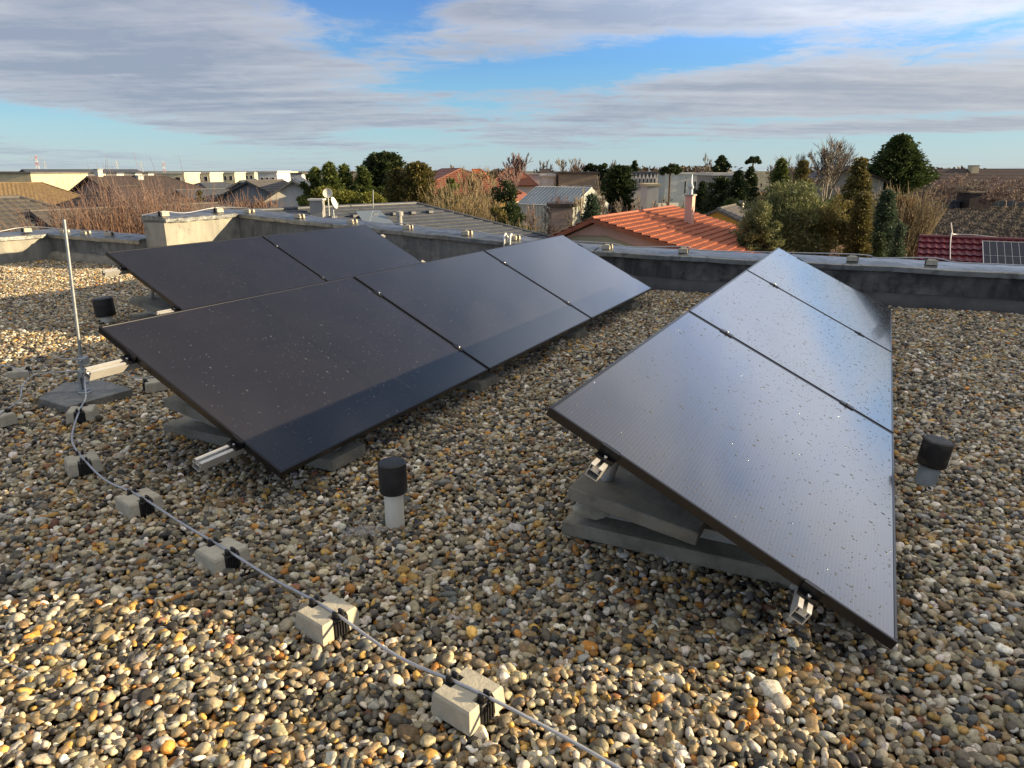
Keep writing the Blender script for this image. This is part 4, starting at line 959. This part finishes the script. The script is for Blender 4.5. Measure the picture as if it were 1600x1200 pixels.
# small houses right of the orange roof
p, q = ridge(1113, 327, 48, 1148, 340); 
p, q = at(1120, 327, 44), at(1150, 327, 50); q.z = p.z
G_('old low house with a weathered grey brown roof and yellow wall behind the orange roof', p, q, 3.4, 1.5, 'w_yellow', 't_grey', hip=(0, 0), tile=(.34, .3, .02, .03), wn=[('R', .5, 1, .9, 1)])
p, q = at(1150, 330, 54), at(1175, 330, 57); q.z = p.z
G_('small dark roofed outbuilding with ochre wall beside the big grey green pine', p, q, 2.6, 1.1, 'w_yellow', 't_dark', hip=(0, 0), tile=(.34, .3, .02, .03), chim=[(.3, 0, .6, .3, 'w_white')])
block('garden_shed', 'little dark green shed at the far edge of the ploughed field', 1470, 1501, 313, 326, 134, 4, 'w_green' if 'w_green' in M else 't_dark', 'shed', rmat='t_dark')
block('garden_shed', 'pale shed with flat roof among the orchard trees at right', 1518, 1550, 299, None, 132, 4, 't_brown', 'shed', rmat='w_tan')
tp = at(1316, 400, 27); 
p, q = at(1302, 397, 30), at(1325, 396, 32); q.z = p.z
tag(MB().lathe([(0, .75), (.2, .55), (1.1, .05), (1.12, 0), (1.1, .0)], 10, Matrix.Translation(at(1316, 404, 33))).build('garden_parasol', M['w_pink']), 'salmon garden parasol just above the parapet under the cypress', 'parasol')

# fences
def fence(label, pts, h, mat, posts=True, panel=True, cat='fence'):
    root = empty('fence', (0, 0, 0), 0, label, cat); mp = MB(); ps = MB()
    for i in range(len(pts)-1):
        a, b = Vector((*pts[i], 0)), Vector((*pts[i+1], 0)); L = (b-a).length; n = max(1, int(L/2.5)); d = (b-a)/n
        Bz = math.atan2(d.y, d.x)
        for k in range(n):
            B = Matrix.Translation(a+d*k)@Matrix.Rotation(Bz, 4, 'Z')
            mp.box((.05, -.02, G+.05), (d.length-.05, .02, G+h), B); ps.box((-.05, -.05, G), (.05, .05, G+h+.1), B)
    mp.build('panel', mat, root); ps.build('post', M['w_grey'], root)
fence('brown wooden garden fence beyond the dark tiled roof', [gp2(690, 372), gp2(760, 352)], 1.7, material('wood', (.22, .13, .06), .8, var=(.15, .09, .05), vscale=3, vstretch=(4, 4, .3)))
fence('pale concrete garden wall behind the orchard left of the orange roof', [gp2(905, 332), gp2(1060, 328)], 1.3, M['w_grey'], cat='garden wall')
fence('dark fence behind the ploughed field', [gp2(1425, 323), gp2(1650, 324)], 1.2, M['t_dark'])

# ------------------------------------------------------------------ pylons
def pylon(u, vt, Y, label, redwhite):
    b = at(u, 268, Y); top_ = at(u, vt, Y).z; h = top_-G; root = empty('pylon', (b.x, b.y, G), R_(20), label, 'pylon', 'power pylons on the left skyline')
    def ww(z): t = z/h; return (.095*(1-t)**1.2+.012)*h
    mb = MB(); n = 8; r = h*.0065
    for i in range(n):
        z0, z1 = h*i/n*.98, h*(i+1)/n*.98; a, c = ww(z0), ww(z1)
        for k in range(4):
            s0 = [(1, 1), (-1, 1), (-1, -1), (1, -1)][k]; s1 = [(1, 1), (-1, 1), (-1, -1), (1, -1)][(k+1) % 4]
            P_ = lambda s, q, z: Vector((s[0]*q, s[1]*q, z))
            mb.tube([P_(s0, a, z0), P_(s0, c, z1)], r, 3, False); mb.tube([P_(s0, a, z0), P_(s1, c, z1)], r*.6, 3, False); mb.tube([P_(s0, c, z1), P_(s1, c, z1)], r*.6, 3, False)
    mb.build('lattice', M['pyl_red'] if redwhite else M['pyl'], root)
    for zf, L in ((.62, .26), (.76, .33), (.90, .22)):
        m2 = MB(); z = h*zf
        for s in (-1, 1): m2.tube([Vector((0, 0, z+h*.03)), Vector((s*L*h, 0, z))], r, 3, False); m2.tube([Vector((0, 0, z-h*.01)), Vector((s*L*h, 0, z))], r, 3, False)
        m2.build('crossarm', M['pyl'], root)
M['pyl'] = material('pyl', (.55, .57, .6), .6)
def pr():
    m = bpy.data.materials.new('pylred'); m.use_nodes = True; t = NT(m.node_tree); tcn = t.n('ShaderNodeTexCoord'); s = t.n('ShaderNodeSeparateXYZ'); t.link(tcn.outputs['Object'], s.inputs[0])
    t.link(t.mix(t.m('GREATER_THAN', t.m('FRACT', t.m('MULTIPLY', s.outputs[2], .11)), .5), (.7, .7, .7, 1), (.55, .12, .08, 1)), m.node_tree.nodes['Principled BSDF'].inputs['Base Color']); return m
M['pyl_red'] = pr()
pylon(60, 242, 1100, 'red and white lattice pylon at the far left, tallest on the skyline', True)
pylon(72, 252, 1600, 'small grey pylon just right of the tallest red and white pylon', False)
pylon(184, 250, 1300, 'white lattice pylon in the middle of the left skyline', False)
pylon(222, 252, 1700, 'faint grey pylon between the white and the red one', False)
pylon(257, 251, 1250, 'red and white pylon above the cream terraced houses', True)

# ------------------------------------------------------------------ trees and shrubs
LM = {
 'dark': leaf_mat('leaf_dark', (.014, .028, .011, 1), (.062, .088, .028, 1)), 'green': leaf_mat('leaf_green', (.035, .060, .014, 1), (.19, .23, .06, 1)),
 'olive': leaf_mat('leaf_olive', (.055, .058, .018, 1), (.24, .20, .065, 1)), 'grey': leaf_mat('leaf_grey', (.045, .065, .028, 1), (.26, .28, .12, 1)),
 'yellow': leaf_mat('leaf_yellow', (.10, .12, .02, 1), (.27, .26, .06, 1)), 'blue': leaf_mat('leaf_blue', (.026, .052, .034, 1), (.11, .155, .09, 1)),
 'light': leaf_mat('leaf_light', (.050, .080, .018, 1), (.13, .17, .045, 1)), 'rust': leaf_mat('leaf_rust', (.13, .065, .025, 1), (.30, .17, .07, 1)),
 'fir': leaf_mat('leaf_fir', (.018, .036, .012, 1), (.10, .14, .04, 1)), 'brown': leaf_mat('leaf_brown', (.05, .035, .02, 1), (.14, .095, .05, 1))}
BK = {'grey': leaf_mat('bark_grey', (.10, .085, .07, 1), (.21, .18, .15, 1), trans=0), 'pink': leaf_mat('bark_pink', (.13, .085, .075, 1), (.27, .19, .165, 1), trans=0), 'red': leaf_mat('bark_red', (.12, .068, .050, 1), (.28, .175, .125, 1), trans=0),
      'tan': leaf_mat('bark_tan', (.16, .12, .07, 1), (.30, .24, .14, 1), trans=0), 'dark': leaf_mat('bark_dark', (.035, .028, .022, 1), (.08, .065, .05, 1), trans=0)}
def leaves(C, D, s, asp, r):
    """quads at centres C, long axis D (unit-ish), size s"""
    n = len(C); D = D/np.linalg.norm(D, axis=1, keepdims=True); B = np.cross(D, r.normal(0, 1, (n, 3))); B /= np.linalg.norm(B, axis=1, keepdims=True)+1e-9
    s = (s*np.exp(r.normal(0, .3, n)))[:, None]; a = D*s; b = B*s*asp
    V = np.stack([C-a, C-a*.1+b, C+a, C-a*.1-b], 1).reshape(-1, 3); F = np.arange(4*n).reshape(n, 4); return V, F
def sticks(S, E, r0, r1, r):
    n = len(S); d = E-S; d /= np.linalg.norm(d, axis=1, keepdims=True)+1e-9
    a = np.cross(d, np.array([.31, .17, .93])); a /= np.linalg.norm(a, axis=1, keepdims=True)+1e-9; b = np.cross(d, a)
    V = []
    for P_, rr in ((S, r0), (E, r1)):
        for k in range(3):
            th = k*2.094; V.append(P_+(a*math.cos(th)+b*math.sin(th))*rr[:, None])
    V = np.stack(V, 1).reshape(-1, 3); base = np.arange(n)[:, None]*6
    F = np.concatenate([base+np.array([[k, (k+1) % 3, 3+(k+1) % 3, 3+k]]) for k in range(3)]); return V, F
def evergreen(u, vt, hw, Y, shape, leaf, label, n=5000, s=.16, cat='tree', name=None, trunk=.12, group=None, zb=None, nb=60, lean=0):
    top_ = at(u, vt, Y); H = top_.z-G; Rr = hw*Y*1.04/FPX; r = np.random.default_rng(int(u*7+vt)); root = empty(name or 'evergreen_tree', (top_.x, top_.y, G), 0, label, cat, group)
    n = int(n*2.3); s = s*.52
    z0 = 0.02 if trunk == 0 else trunk*H
    if zb is not None: z0 = max(.1, at(u, zb, Y).z-G)
    Hc = H-z0
    if shape in ('cone', 'spruce', 'column', 'egg', 'round'):
        dn = lambda t, ff: np.clip((1-t)*H/(ff*Rr), 0, 1)
        prof = {'cone': lambda t: dn(t, 3.0)**.8, 'spruce': lambda t: dn(t, 3.2)**.85, 'column': lambda t: np.sqrt(1-(1-dn(t, 2.0))**2)**1.1, 'egg': lambda t: np.clip(1-t, 0, 1)**.85*1.05*np.minimum(1, .35+t*3.2)*1.08, 'round': lambda t: np.sqrt(1-(1-dn(t, 1.5))**2)}[shape]
        nb = max(nb, int(n/42)); tb = r.random(nb)**(.85 if H < 5*Rr else .55); az_ = r.uniform(0, 6.283, nb); Lb = prof(tb)*Rr*r.uniform(.62, 1.22, nb)*{'cone': 1.12, 'spruce': 1.15, 'column': 1.05, 'egg': 1.12, 'round': 1.05}[shape]
        k = r.integers(0, nb, n); f = np.where(r.random(n) < .75, r.uniform(.55, 1, n), r.uniform(.1, .6, n))
        rise = {'cone': .35, 'spruce': -.12, 'column': .7, 'egg': .28, 'round': .4}[shape]
        L = Lb[k]*f; sp = (.10+.05*Rr)*(.55+.5*(1-f)); az2 = az_[k]
        C = np.stack([np.cos(az2)*L, np.sin(az2)*L, z0+tb[k]*Hc+rise*(L-Lb[k]*.6)-(.25*f*f*Lb[k] if shape == 'spruce' else 0)], 1)+r.normal(0, 1, (n, 3))*np.stack([sp, sp, sp*.75], 1)
        C[:, 2] = np.minimum(C[:, 2], H*.995+r.uniform(-.2, 0, n)*1.5)
        D = np.stack([np.cos(az2), np.sin(az2), np.full(n, rise)], 1)+r.normal(0, .45, (n, 3))
        # leader
        m = max(20, n//60); Cz = np.stack([r.normal(0, .05, m), r.normal(0, .05, m), H-r.random(m)*.09*H], 1); C = np.concatenate([C, Cz]); D = np.concatenate([D, np.tile([[0, 0, 1.]], (m, 1))+r.normal(0, .3, (m, 3))]); tn = np.concatenate([f, np.ones(m)*.7])
        tint = np.clip(.15+.6*(r.random(nb)[k.clip(0)] if True else 0), 0, 1); tint = np.concatenate([tint, np.full(m, .5)])+r.normal(0, .18, n+m)
    else:
        nc = nb; cc = []
        while len(cc) < nc:
            p_ = r.uniform(-1, 1, 3); q_ = np.linalg.norm(p_)
            if q_ < 1 and (q_ > .35): cc.append(p_)
        cc = np.array(cc); 
        if shape == 'umbrella': cc[:, 2] = np.abs(cc[:, 2])**.8*.9
        cr = Rr*r.uniform(.22, .40, nc)*(1 if shape != 'umbrella' else .8)
        scl_ = np.array([Rr*.98, Rr*.98, Hc*.5*.95]); cen = np.array([0, 0, z0+Hc*.5]) 
        if shape == 'bush': cc[:, 2] = cc[:, 2]; 
        if shape == 'umbrella': scl_[2] = Hc*.8; cen[2] = z0
        CC = cc*scl_+cen; k = r.integers(0, nc, n); dd = r.normal(0, 1, (n, 3)); dd /= np.linalg.norm(dd, axis=1, keepdims=True); 
        C = CC[k]+dd*(cr[k]*r.random(n)**.4)[:, None]*np.array([1, 1, .75]); D = dd+np.array([0, 0, .5])+r.normal(0, .5, (n, 3))
        ok = (C[:, 2] < H) & (C[:, 2] > .02); C = C[ok]; D = D[ok]; k = k[ok]
        tint = np.clip(.2+.6*r.random(nc)[k], 0, 1)+r.normal(0, .18, len(C))
    V_, F_ = leaves(C, D, s, .42, r); np_mesh('crown', V_, F_, LM[leaf], root, np.clip(tint, 0, 1))
    tk = MB(); rt = max(.07, .022*H) if shape != 'umbrella' else .16; tk.tube([(0, 0, -.1), (.05, 0, H*.35), (0, .04, H*(.9 if shape != 'umbrella' else .97))], rt, 8, r2=.03 if shape != 'umbrella' else .12)
    for j in range(10):
        zz = z0+Hc*(j+.5)/11; a_ = j*2.4; L_ = Rr*.55*(1-j/14); tk.tube([(0, 0, zz-.2), (math.cos(a_)*L_, math.sin(a_)*L_, zz+.25*L_)], rt*.35, 5, r2=.015)
    tk.build('trunk', BARK, root); return root
BARK = material('bark', (.10, .075, .055), .9, var=(.05, .04, .03), vscale=6, vstretch=(3, 3, .6))
def bare(u, vt, hw, Y, bark, label, depth=5, seed=0, cat='tree', spread=.55, name='bare_tree', trunkf=.25, group=None, tw=.012, multi=1, ratio=.74, vb=None):
    top_ = at(u, vt, Y); H = top_.z-G; Rr = hw*Y*1.04/FPX; r = random.Random(seed+int(u)); root = empty(name, (top_.x, top_.y, G), 0, label, cat, group)
    S = []; E = []; A = []; B = []
    def grow(p, d, L, rad, lv):
        q = p+d*L; S.append(p); E.append(q); r1 = rad*.72; A.append(rad); B.append(r1)
        if lv == 0: return
        nch = 3 if lv > 1 else 4
        for i in range(nch):
            t = 1 if i == 0 else r.uniform(.45, 1.0); ax = Vector((r.gauss(0, 1), r.gauss(0, 1), r.gauss(0, .5))).normalized()
            ang = r.uniform(.12, .35) if i == 0 else spread*r.uniform(.6, 1.35)
            nd = (Matrix.Rotation(ang, 3, d.cross(ax).normalized() if d.cross(ax).length > .01 else Vector((1, 0, 0)))@d)+Vector((0, 0, .12)); nd.normalize()
            grow(p.lerp(q, t), nd, L*ratio*r.uniform(.8, 1.15), max(tw, rad*(.7 if i == 0 else .5)), lv-1)
    for m_ in range(multi):
        d0 = Vector((r.gauss(0, .06*(1+multi)), r.gauss(0, .06*(1+multi)), 1)).normalized(); grow(Vector((r.gauss(0, .1)*(multi > 1), r.gauss(0, .1)*(multi > 1), 0)), d0, H*trunkf, max(.05, H*.016)/(1 if multi == 1 else 2), depth)
    S = np.array([v[:] for v in S]); E = np.array([v[:] for v in E]); zmax = np.percentile(E[:, 2], 99.5); xr = np.percentile(np.hypot(E[:, 0], E[:, 1]), 93)
    sc_ = np.array([1.2*Rr/xr, 1.2*Rr/xr, H/zmax]); S = S*sc_; E = E*sc_; A = np.array(A); B = np.array(B)
    rr = np.random.default_rng(seed); big = A > A.max()*.3
    V_, F_ = sticks(S[big], E[big], A[big], B[big], rr); np_mesh('trunk', V_, F_, BK[bark], root, np.tile(np.clip(rr.normal(.3, .2, big.sum()), 0, 1), 3))
    sm = ~big; V_, F_ = sticks(S[sm], E[sm], A[sm], B[sm], rr); np_mesh('twigs', V_, F_, BK[bark], root, np.tile(np.clip(rr.normal(.55, .25, sm.sum()), 0, 1), 3))
    return root
def thicket(u, vt, hw, Y, bark, label, n=260, seed=1, group=None, w_=.012, fan=.16, name='bare_shrub', side=3):
    """many upright thin shoots with side twigs"""
    top_ = at(u, vt, Y); H = top_.z-G; Rr = hw*Y*1.04/FPX; r = np.random.default_rng(seed+int(u)); root = empty(name, (top_.x, top_.y, G), 0, label, 'shrub', group)
    S = []; E = []; A = []
    b = np.stack([r.uniform(-Rr, Rr, n)*.8, r.normal(0, Rr*.35, n), np.zeros(n)], 1); hh = H*.96*r.uniform(.68, 1.0, n)*(1-.25*(np.abs(b[:, 0])/Rr)**2); dr = np.stack([b[:, 0]/Rr*fan+r.normal(0, .07, n), r.normal(0, .08, n), np.ones(n)], 1)
    prev = b; k = 4
    for i in range(k):
        nx_ = prev+dr*(hh/k)[:, None]; dr = dr+np.stack([r.normal(0, .045, n), r.normal(0, .045, n), np.zeros(n)], 1); S.append(prev); E.append(nx_); A.append(np.full(n, w_*(1.3-.25*i)))
        if i >= 1:
            for j in range(side):
                t = r.random((n, 1)); s0 = prev*(1-t)+nx_*t; d2 = dr+r.normal(0, .30, (n, 3)); d2[:, 2] = np.abs(d2[:, 2]); S.append(s0); E.append(s0+d2*(hh*r.uniform(.05, .14, n))[:, None]); A.append(np.full(n, w_*.55))
        prev = nx_
    S = np.concatenate(S); E = np.concatenate(E); A = np.concatenate(A)
    V_, F_ = sticks(S, E, A, A*.6, r); np_mesh('twigs', V_, F_, BK[bark], root, np.tile(np.clip(r.normal(.5, .28, len(A)), 0, 1), 3))
# left: hedge of reddish shoots behind the parapet
gh_ = 'bare reddish shrubs behind the left parapet'
for k, (u, v, hw, Y, n) in enumerate([(75, 312, 22, 22, 160), (112, 300, 24, 23, 200), (150, 288, 24, 22.5, 240), (183, 270, 26, 24, 300), (215, 290, 22, 23, 240), (243, 278, 26, 24.5, 300), (270, 276, 22, 25, 240), (295, 306, 18, 24, 160), (330, 312, 16, 25, 60)]):
    lb = ['leftmost low clump of bare reddish shoots above the left parapet', 'bare reddish shrub rising left of the lightning rod line', 'dense bare reddish shrub between the left roofs', 'tall bare reddish shrub in front of the white chimney house', 'bare reddish shrub in the dip of the shrub row', 'tallest fan of bare shoots behind the raised parapet end', 'tall thin bare shoots right of the tallest fan', 'low bare shrub at the right end of the reddish row', 'sparse bare twigs beyond the raised parapet'][k]
    thicket(u, v, hw*1.2, Y, 'red' if k % 2 == 0 else 'pink', lb, int(n*1.25), k, gh_, .013)
for k, (u, v, hw, Y) in enumerate([(365, 309, 16, 38), (392, 305, 18, 38), (418, 307, 16, 39)]):
    thicket(u, v, hw, Y, 'red', ['left part of the rust brown hedge below the gabled houses', 'middle of the rust brown hedge below the gabled houses', 'right end of the rust brown hedge beside the glazed gable'][k], 420, 40+k, 'rust brown hedge shrubs', .022)
evergreen(312, 297, 8, 60, 'cone', 'olive', 'tiny olive conifer standing alone in front of the low dark roof', 500, .14, trunk=0)
# middle left evergreens
evergreen(478, 268, 22, 46, 'bush', 'green', 'leftmost green conifer of the group beside the glazed gable', 5000, .15, nb=50, trunk=.03)
evergreen(492, 261, 20, 47, 'cone', 'green', 'pointed green conifer near the left end of the evergreen group', 4000, .16, trunk=.02)
evergreen(514, 253, 24, 46, 'cone', 'green', 'tallest pointed green conifer above the satellite dishes', 5500, .16, trunk=.02)
evergreen(537, 257, 22, 47, 'cone', 'green', 'pointed green conifer right of the tallest one', 4500, .16, trunk=.02)
evergreen(566, 259, 20, 47, 'cone', 'green', 'green conifer touching the big dark tree on its left', 4500, .16, trunk=.02)
for k, (u, v, hw) in enumerate([(505, 291, 26), (540, 297, 30), (580, 300, 26)]):
    evergreen(u, v, hw, 37, 'column', 'yellow', ['yellow green bamboo clump behind the satellite dishes', 'yellow green bamboo clump in the middle above the dark roof ridge', 'yellow green bamboo clump at the right, below the green conifer'][k], 6000, .12, 'shrub', 'bamboo_clump', 0, 'yellow green bamboo clumps', nb=36)
evergreen(600, 237, 32, 56, 'round', 'dark', 'tall dark evergreen rising highest left of centre', 9000, .20, trunk=.03, nb=120)
evergreen(580, 246, 17, 57, 'column', 'dark', 'narrow dark evergreen on the left shoulder of the tallest one', 4000, .18, trunk=.03)
evergreen(622, 262, 22, 52, 'column', 'olive', 'olive evergreen leaning on the right flank of the tall dark one', 5000, .17, trunk=.02)
evergreen(652, 253, 25, 51, 'column', 'olive', 'broad olive green conifer right of the tall dark evergreen', 8000, .18, trunk=.02, nb=110)
evergreen(700, 271, 24, 49, 'bush', 'green', 'rounded green bush tree below the yellow house', 5000, .16, trunk=.02, nb=50)
thicket(716, 277, 30, 43, 'tan', 'broad bare tan shrub right of the green bush tree', 340, 3, None, .020, .35)
bare(735, 262, 26, 52, 'tan', 'bare tree with fine twigs in front of the orange roof', 6, 3, tw=.016)
thicket(700, 318, 22, 36, 'tan', 'low bare shrub beside the garden fence', 240, 5, None, .016, .4)
evergreen(738, 320, 16, 35, 'bush', 'olive', 'small olive bush in front of the garden fence', 1500, .12, trunk=0, cat='shrub', nb=26, name='bush')
bare(801, 238, 24, 92, 'pink', 'tall bare pinkish tree on the skyline left of the white houses', 6, 8, tw=.035, spread=.4)
bare(770, 262, 22, 70, 'tan', 'bare tree left of the dark bushy conifer', 6, 9, tw=.022)
evergreen(792, 282, 36, 37, 'bush', 'dark', 'dark bushy evergreen left of the greenhouse', 8000, .14, trunk=.03, nb=80)
evergreen(775, 310, 22, 35, 'bush', 'olive', 'olive lower growth on the left side of the dark bushy evergreen', 3000, .12, trunk=0, cat='shrub', nb=40, name='bush')
thicket(803, 340, 18, 34, 'tan', 'tan bare shrub just above the parapet right of the conduits', 220, 8, None, .014, .4)
bare(858, 305, 34, 62, 'pink', 'round bare pinkish fruit tree in front of the greenhouse', 6, 21, trunkf=.18, tw=.018, spread=.75)
bare(830, 318, 18, 60, 'pink', 'smaller bare tree at the left corner of the greenhouse', 5, 24, trunkf=.2, tw=.018, spread=.7)
evergreen(925, 303, 22, 46, 'spruce', 'blue', 'pale green feathery spruce left of the orange roof', 4500, .15, trunk=.03)
bare(905, 296, 22, 55, 'tan', 'bare tree between greenhouse and feathery spruce', 5, 31, tw=.018)
bare(938, 278, 22, 62, 'grey', 'bare grey tree below the round dark tree', 6, 33, tw=.018)
# skyline evergreens
evergreen(968, 258, 22, 92, 'round', 'dark', 'round dark green tree left of the white gabled building', 8000, .28, trunk=.03, nb=90)
for k, (u, v, hw, sh_) in enumerate([(922, 253, 12, 'bush'), (945, 254, 12, 'bush'), (992, 251, 10, 'spruce'), (933, 260, 12, 'bush')]):
    evergreen(u, v, hw, 150, sh_, 'dark', ['left dark pine on the skyline beyond the flat brown roof', 'dark pine just left of the round dark tree on the skyline', 'small dark cedar above the white gabled building', 'low dark pine between two others on the skyline'][k], 1800, .42, nb=26, trunk=.2, group='dark pines on the skyline')
evergreen(1048, 253, 15, 100, 'umbrella', 'dark', 'umbrella pine with forked trunk right of the white gabled building', 2600, .26, trunk=.5, nb=26, zb=271)
evergreen(1178, 242, 12, 110, 'umbrella', 'dark', 'small umbrella pine with a thin trunk on the right skyline', 1500, .26, trunk=.6, nb=16, zb=254)
evergreen(1128, 243, 10, 110, 'spruce', 'dark', 'dark bushy topped pine above the grey house', 2200, .30, trunk=.4, zb=272)
bare(1105, 241, 14, 120, 'grey', 'pale bare tree left of the bushy topped pine on the skyline', 5, 36, tw=.04)
for k, (u, v, hw) in enumerate([(845, 250, 16), (880, 246, 20), (905, 247, 18), (958, 250, 14), (700, 258, 10), (1085, 262, 18), (1205, 256, 14)]):
    bare(u, v, hw, 150, ['grey', 'tan', 'pink'][k % 3], ['bare grey tree on the skyline above the white cubic house', 'wide bare tan tree on the skyline above the flat brown roof', 'bare pinkish tree on the skyline left of the dark pines', 'thin bare tree behind the round dark tree', 'small bare tree between the yellow house and the olive conifer', 'low wide bare tree above the pale hall', 'bare tree at the left of the right hand spruces'][k], 5, 50+k, tw=.05, group='bare trees on the skyline')
# middle distance, right of the orange roof
evergreen(1098, 283, 14, 66, 'cone', 'dark', 'narrow dark conifer behind the pink chimney', 2500, .18, trunk=.03)
evergreen(1127, 275, 24, 64, 'column', 'dark', 'dark evergreen in front of the grey house', 5000, .19, trunk=.03)
evergreen(1155, 266, 24, 58, 'spruce', 'dark', 'broad dark spruce right of the grey house', 5500, .18, trunk=.03)
evergreen(1174, 260, 14, 70, 'cone', 'dark', 'pointed dark conifer under the small umbrella pine', 3000, .2, trunk=.03)
evergreen(1110, 315, 16, 52, 'bush', 'dark', 'low dark bush beside the old grey brown roof', 2500, .15, trunk=0, nb=30, cat='shrub', name='bush')
evergreen(1150, 300, 20, 50, 'bush', 'green', 'rounded green shrub behind the small outbuilding', 3500, .15, trunk=0, nb=40, cat='shrub', name='bush')
k = 0
for u, v in [(950, 318), (968, 308), (985, 314), (1003, 306), (1020, 312), (1038, 305), (1055, 312), (1012, 322), (975, 326), (1090, 305), (1108, 300), (1045, 322), (1130, 310), (1095, 318)]:
    bare(u, v, 13, 78-(v-305)*.9, 'grey' if k % 2 else 'pink', 'small bare fruit tree of the orchard %s' % ['just right of the feathery spruce', 'below the round dark tree', 'below the left gables of the white building', 'below the white building, second row', 'below the right gables of the white building', 'left of the umbrella pine trunk', 'right of the umbrella pine trunk', 'at the front, above the orange ridge', 'front left, over the orange ridge end', 'right of the pink chimney top', 'left of the dark evergreen by the grey house', 'close behind the pink chimney', 'in front of the grey house', 'behind the old grey brown roof'][k], 4, 70+k, trunkf=.28, tw=.022, spread=.7, group='orchard trees behind the orange roof'); k += 1
# the big group at right
evergreen(1222, 247, 24, 52, 'spruce', 'green', 'dark spruce with pointed top left of the tall bare tree', 4500, .17, trunk=.03)
evergreen(1256, 250, 24, 50, 'spruce', 'olive', 'olive brown conifer just left of the tall bare tree', 4500, .16, trunk=.03)
bare(1287, 217, 46, 58, 'grey', 'tall bare tree with a wide vase shaped crown against the sky', 7, 7, trunkf=.2, tw=.014, spread=.42)
bare(1330, 290, 22, 55, 'pink', 'low bare shrub tree below the dark red roofed house', 5, 11, tw=.02)
evergreen(1236, 280, 68, 33, 'bush', 'grey', 'big grey green pine with a wide rounded crown', 26000, .115, trunk=.10, nb=190, name='pine_tree')
evergreen(1193, 310, 30, 31, 'bush', 'grey', 'grey green lower pine right of the orange roof', 13000, .105, trunk=.05, nb=200, name='pine_tree')
evergreen(1296, 306, 36, 32, 'bush', 'olive', 'olive green pine bough mass left of the olive cypress', 9000, .105, trunk=.10, nb=80, name='pine_tree')
evergreen(1346, 246, 38, 44, 'spruce', 'olive', 'tall olive spruce left of the big dark conifer', 8000, .15, trunk=.03)
evergreen(1318, 285, 26, 42, 'bush', 'olive', 'small yellowish conifer left of the tall olive spruce', 3500, .14, trunk=.03)
evergreen(1350, 299, 30, 31, 'egg', 'olive', 'olive brown cypress of flame shape above the parapet', 14000, .095, trunk=.04, nb=160, name='cypress_tree')
evergreen(1410, 210, 48, 62, 'egg', 'fir', 'biggest dark green conifer with a dense egg shaped crown', 20000, .22, trunk=.03, nb=230, zb=302)
evergreen(1388, 296, 32, 40, 'spruce', 'blue', 'blue green feathery conifer between cypress and rust round shrub', 6000, .14, trunk=.02)
thicket(1405, 291, 25, 47, 'tan', 'round rust orange bare shrub below the big dark conifer', 700, 13, None, .02, .5)
evergreen(1405, 293, 25, 47.5, 'bush', 'rust', 'rust coloured leafy core of the round shrub below the dark conifer', 4500, .12, trunk=.35, nb=50, cat='shrub', name='bush')
evergreen(1376, 362, 13, 30, 'egg', 'dark', 'small dark green cypress at the foot of the flame shaped one', 3000, .08, trunk=0, name='cypress_tree')
evergreen(1408, 348, 14, 31, 'egg', 'blue', 'small blue green cypress just left of the ploughed field', 3500, .08, trunk=0, name='cypress_tree')
# orchard at right edge
k = 0
for u, v, hw, Y in [(1440, 285, 24, 118), (1470, 276, 24, 122), (1500, 270, 24, 126), (1528, 280, 22, 120), (1552, 274, 24, 124), (1580, 278, 24, 121), (1612, 274, 24, 125), (1456, 298, 18, 114), (1540, 295, 18, 115), (1492, 292, 16, 130), (1590, 296, 18, 114)]:
    bare(u, v, hw, Y+14, 'pink' if k % 3 else 'grey', ['bare tree right of the rust round shrub beyond the field', 'bare pinkish tree above the green shed', 'bare tree below the barn chimney', 'bare tree left of the pale shed', 'bare tree over the pale shed', 'bare tree near the right edge beyond the field', 'bare tree at the right edge beyond the field', 'low bare tree left of the green shed', 'low bare tree before the pale shed', 'bare tree behind the green shed', 'low bare tree at the far right of the orchard'][k], 6, 90+k, trunkf=.18, tw=.026, spread=.75, group='bare orchard trees beyond the field'); k += 1
# distant woods: one mass each side
def woods(name, x0, x1, Y, hmin, hmax, leaf, n, seed, label, size=.6):
    r = np.random.default_rng(seed); nc = int((x1-x0)/6); cx = r.uniform(x0, x1, nc); hy = r.uniform(hmin, hmax, nc); k = r.integers(0, nc, n)
    C = np.stack([cx[k]+r.normal(0, 3, n), Y+r.normal(0, 12, n), G+hy[k]*r.random(n)**.6], 1); V_, F_ = leaves(C, r.normal(0, 1, (n, 3))+[0, 0, .5], size, .5, r)
    o = np_mesh(name, V_, F_, LM[leaf], None, np.clip(r.random(nc)[k]*.7+r.normal(0, .2, n), 0, 1)); tag(o, label, 'woods', kind='stuff')
woods('distant_woods', -60, 330, 260, 4, 8.5, 'brown', 26000, 1, 'distant brown and dark woods along the skyline behind the houses')
woods('distant_hedges', -200, 110, 172, 1.2, 3, 'brown', 26000, 2, 'mixed hedges and scrub between the far gardens', .35)
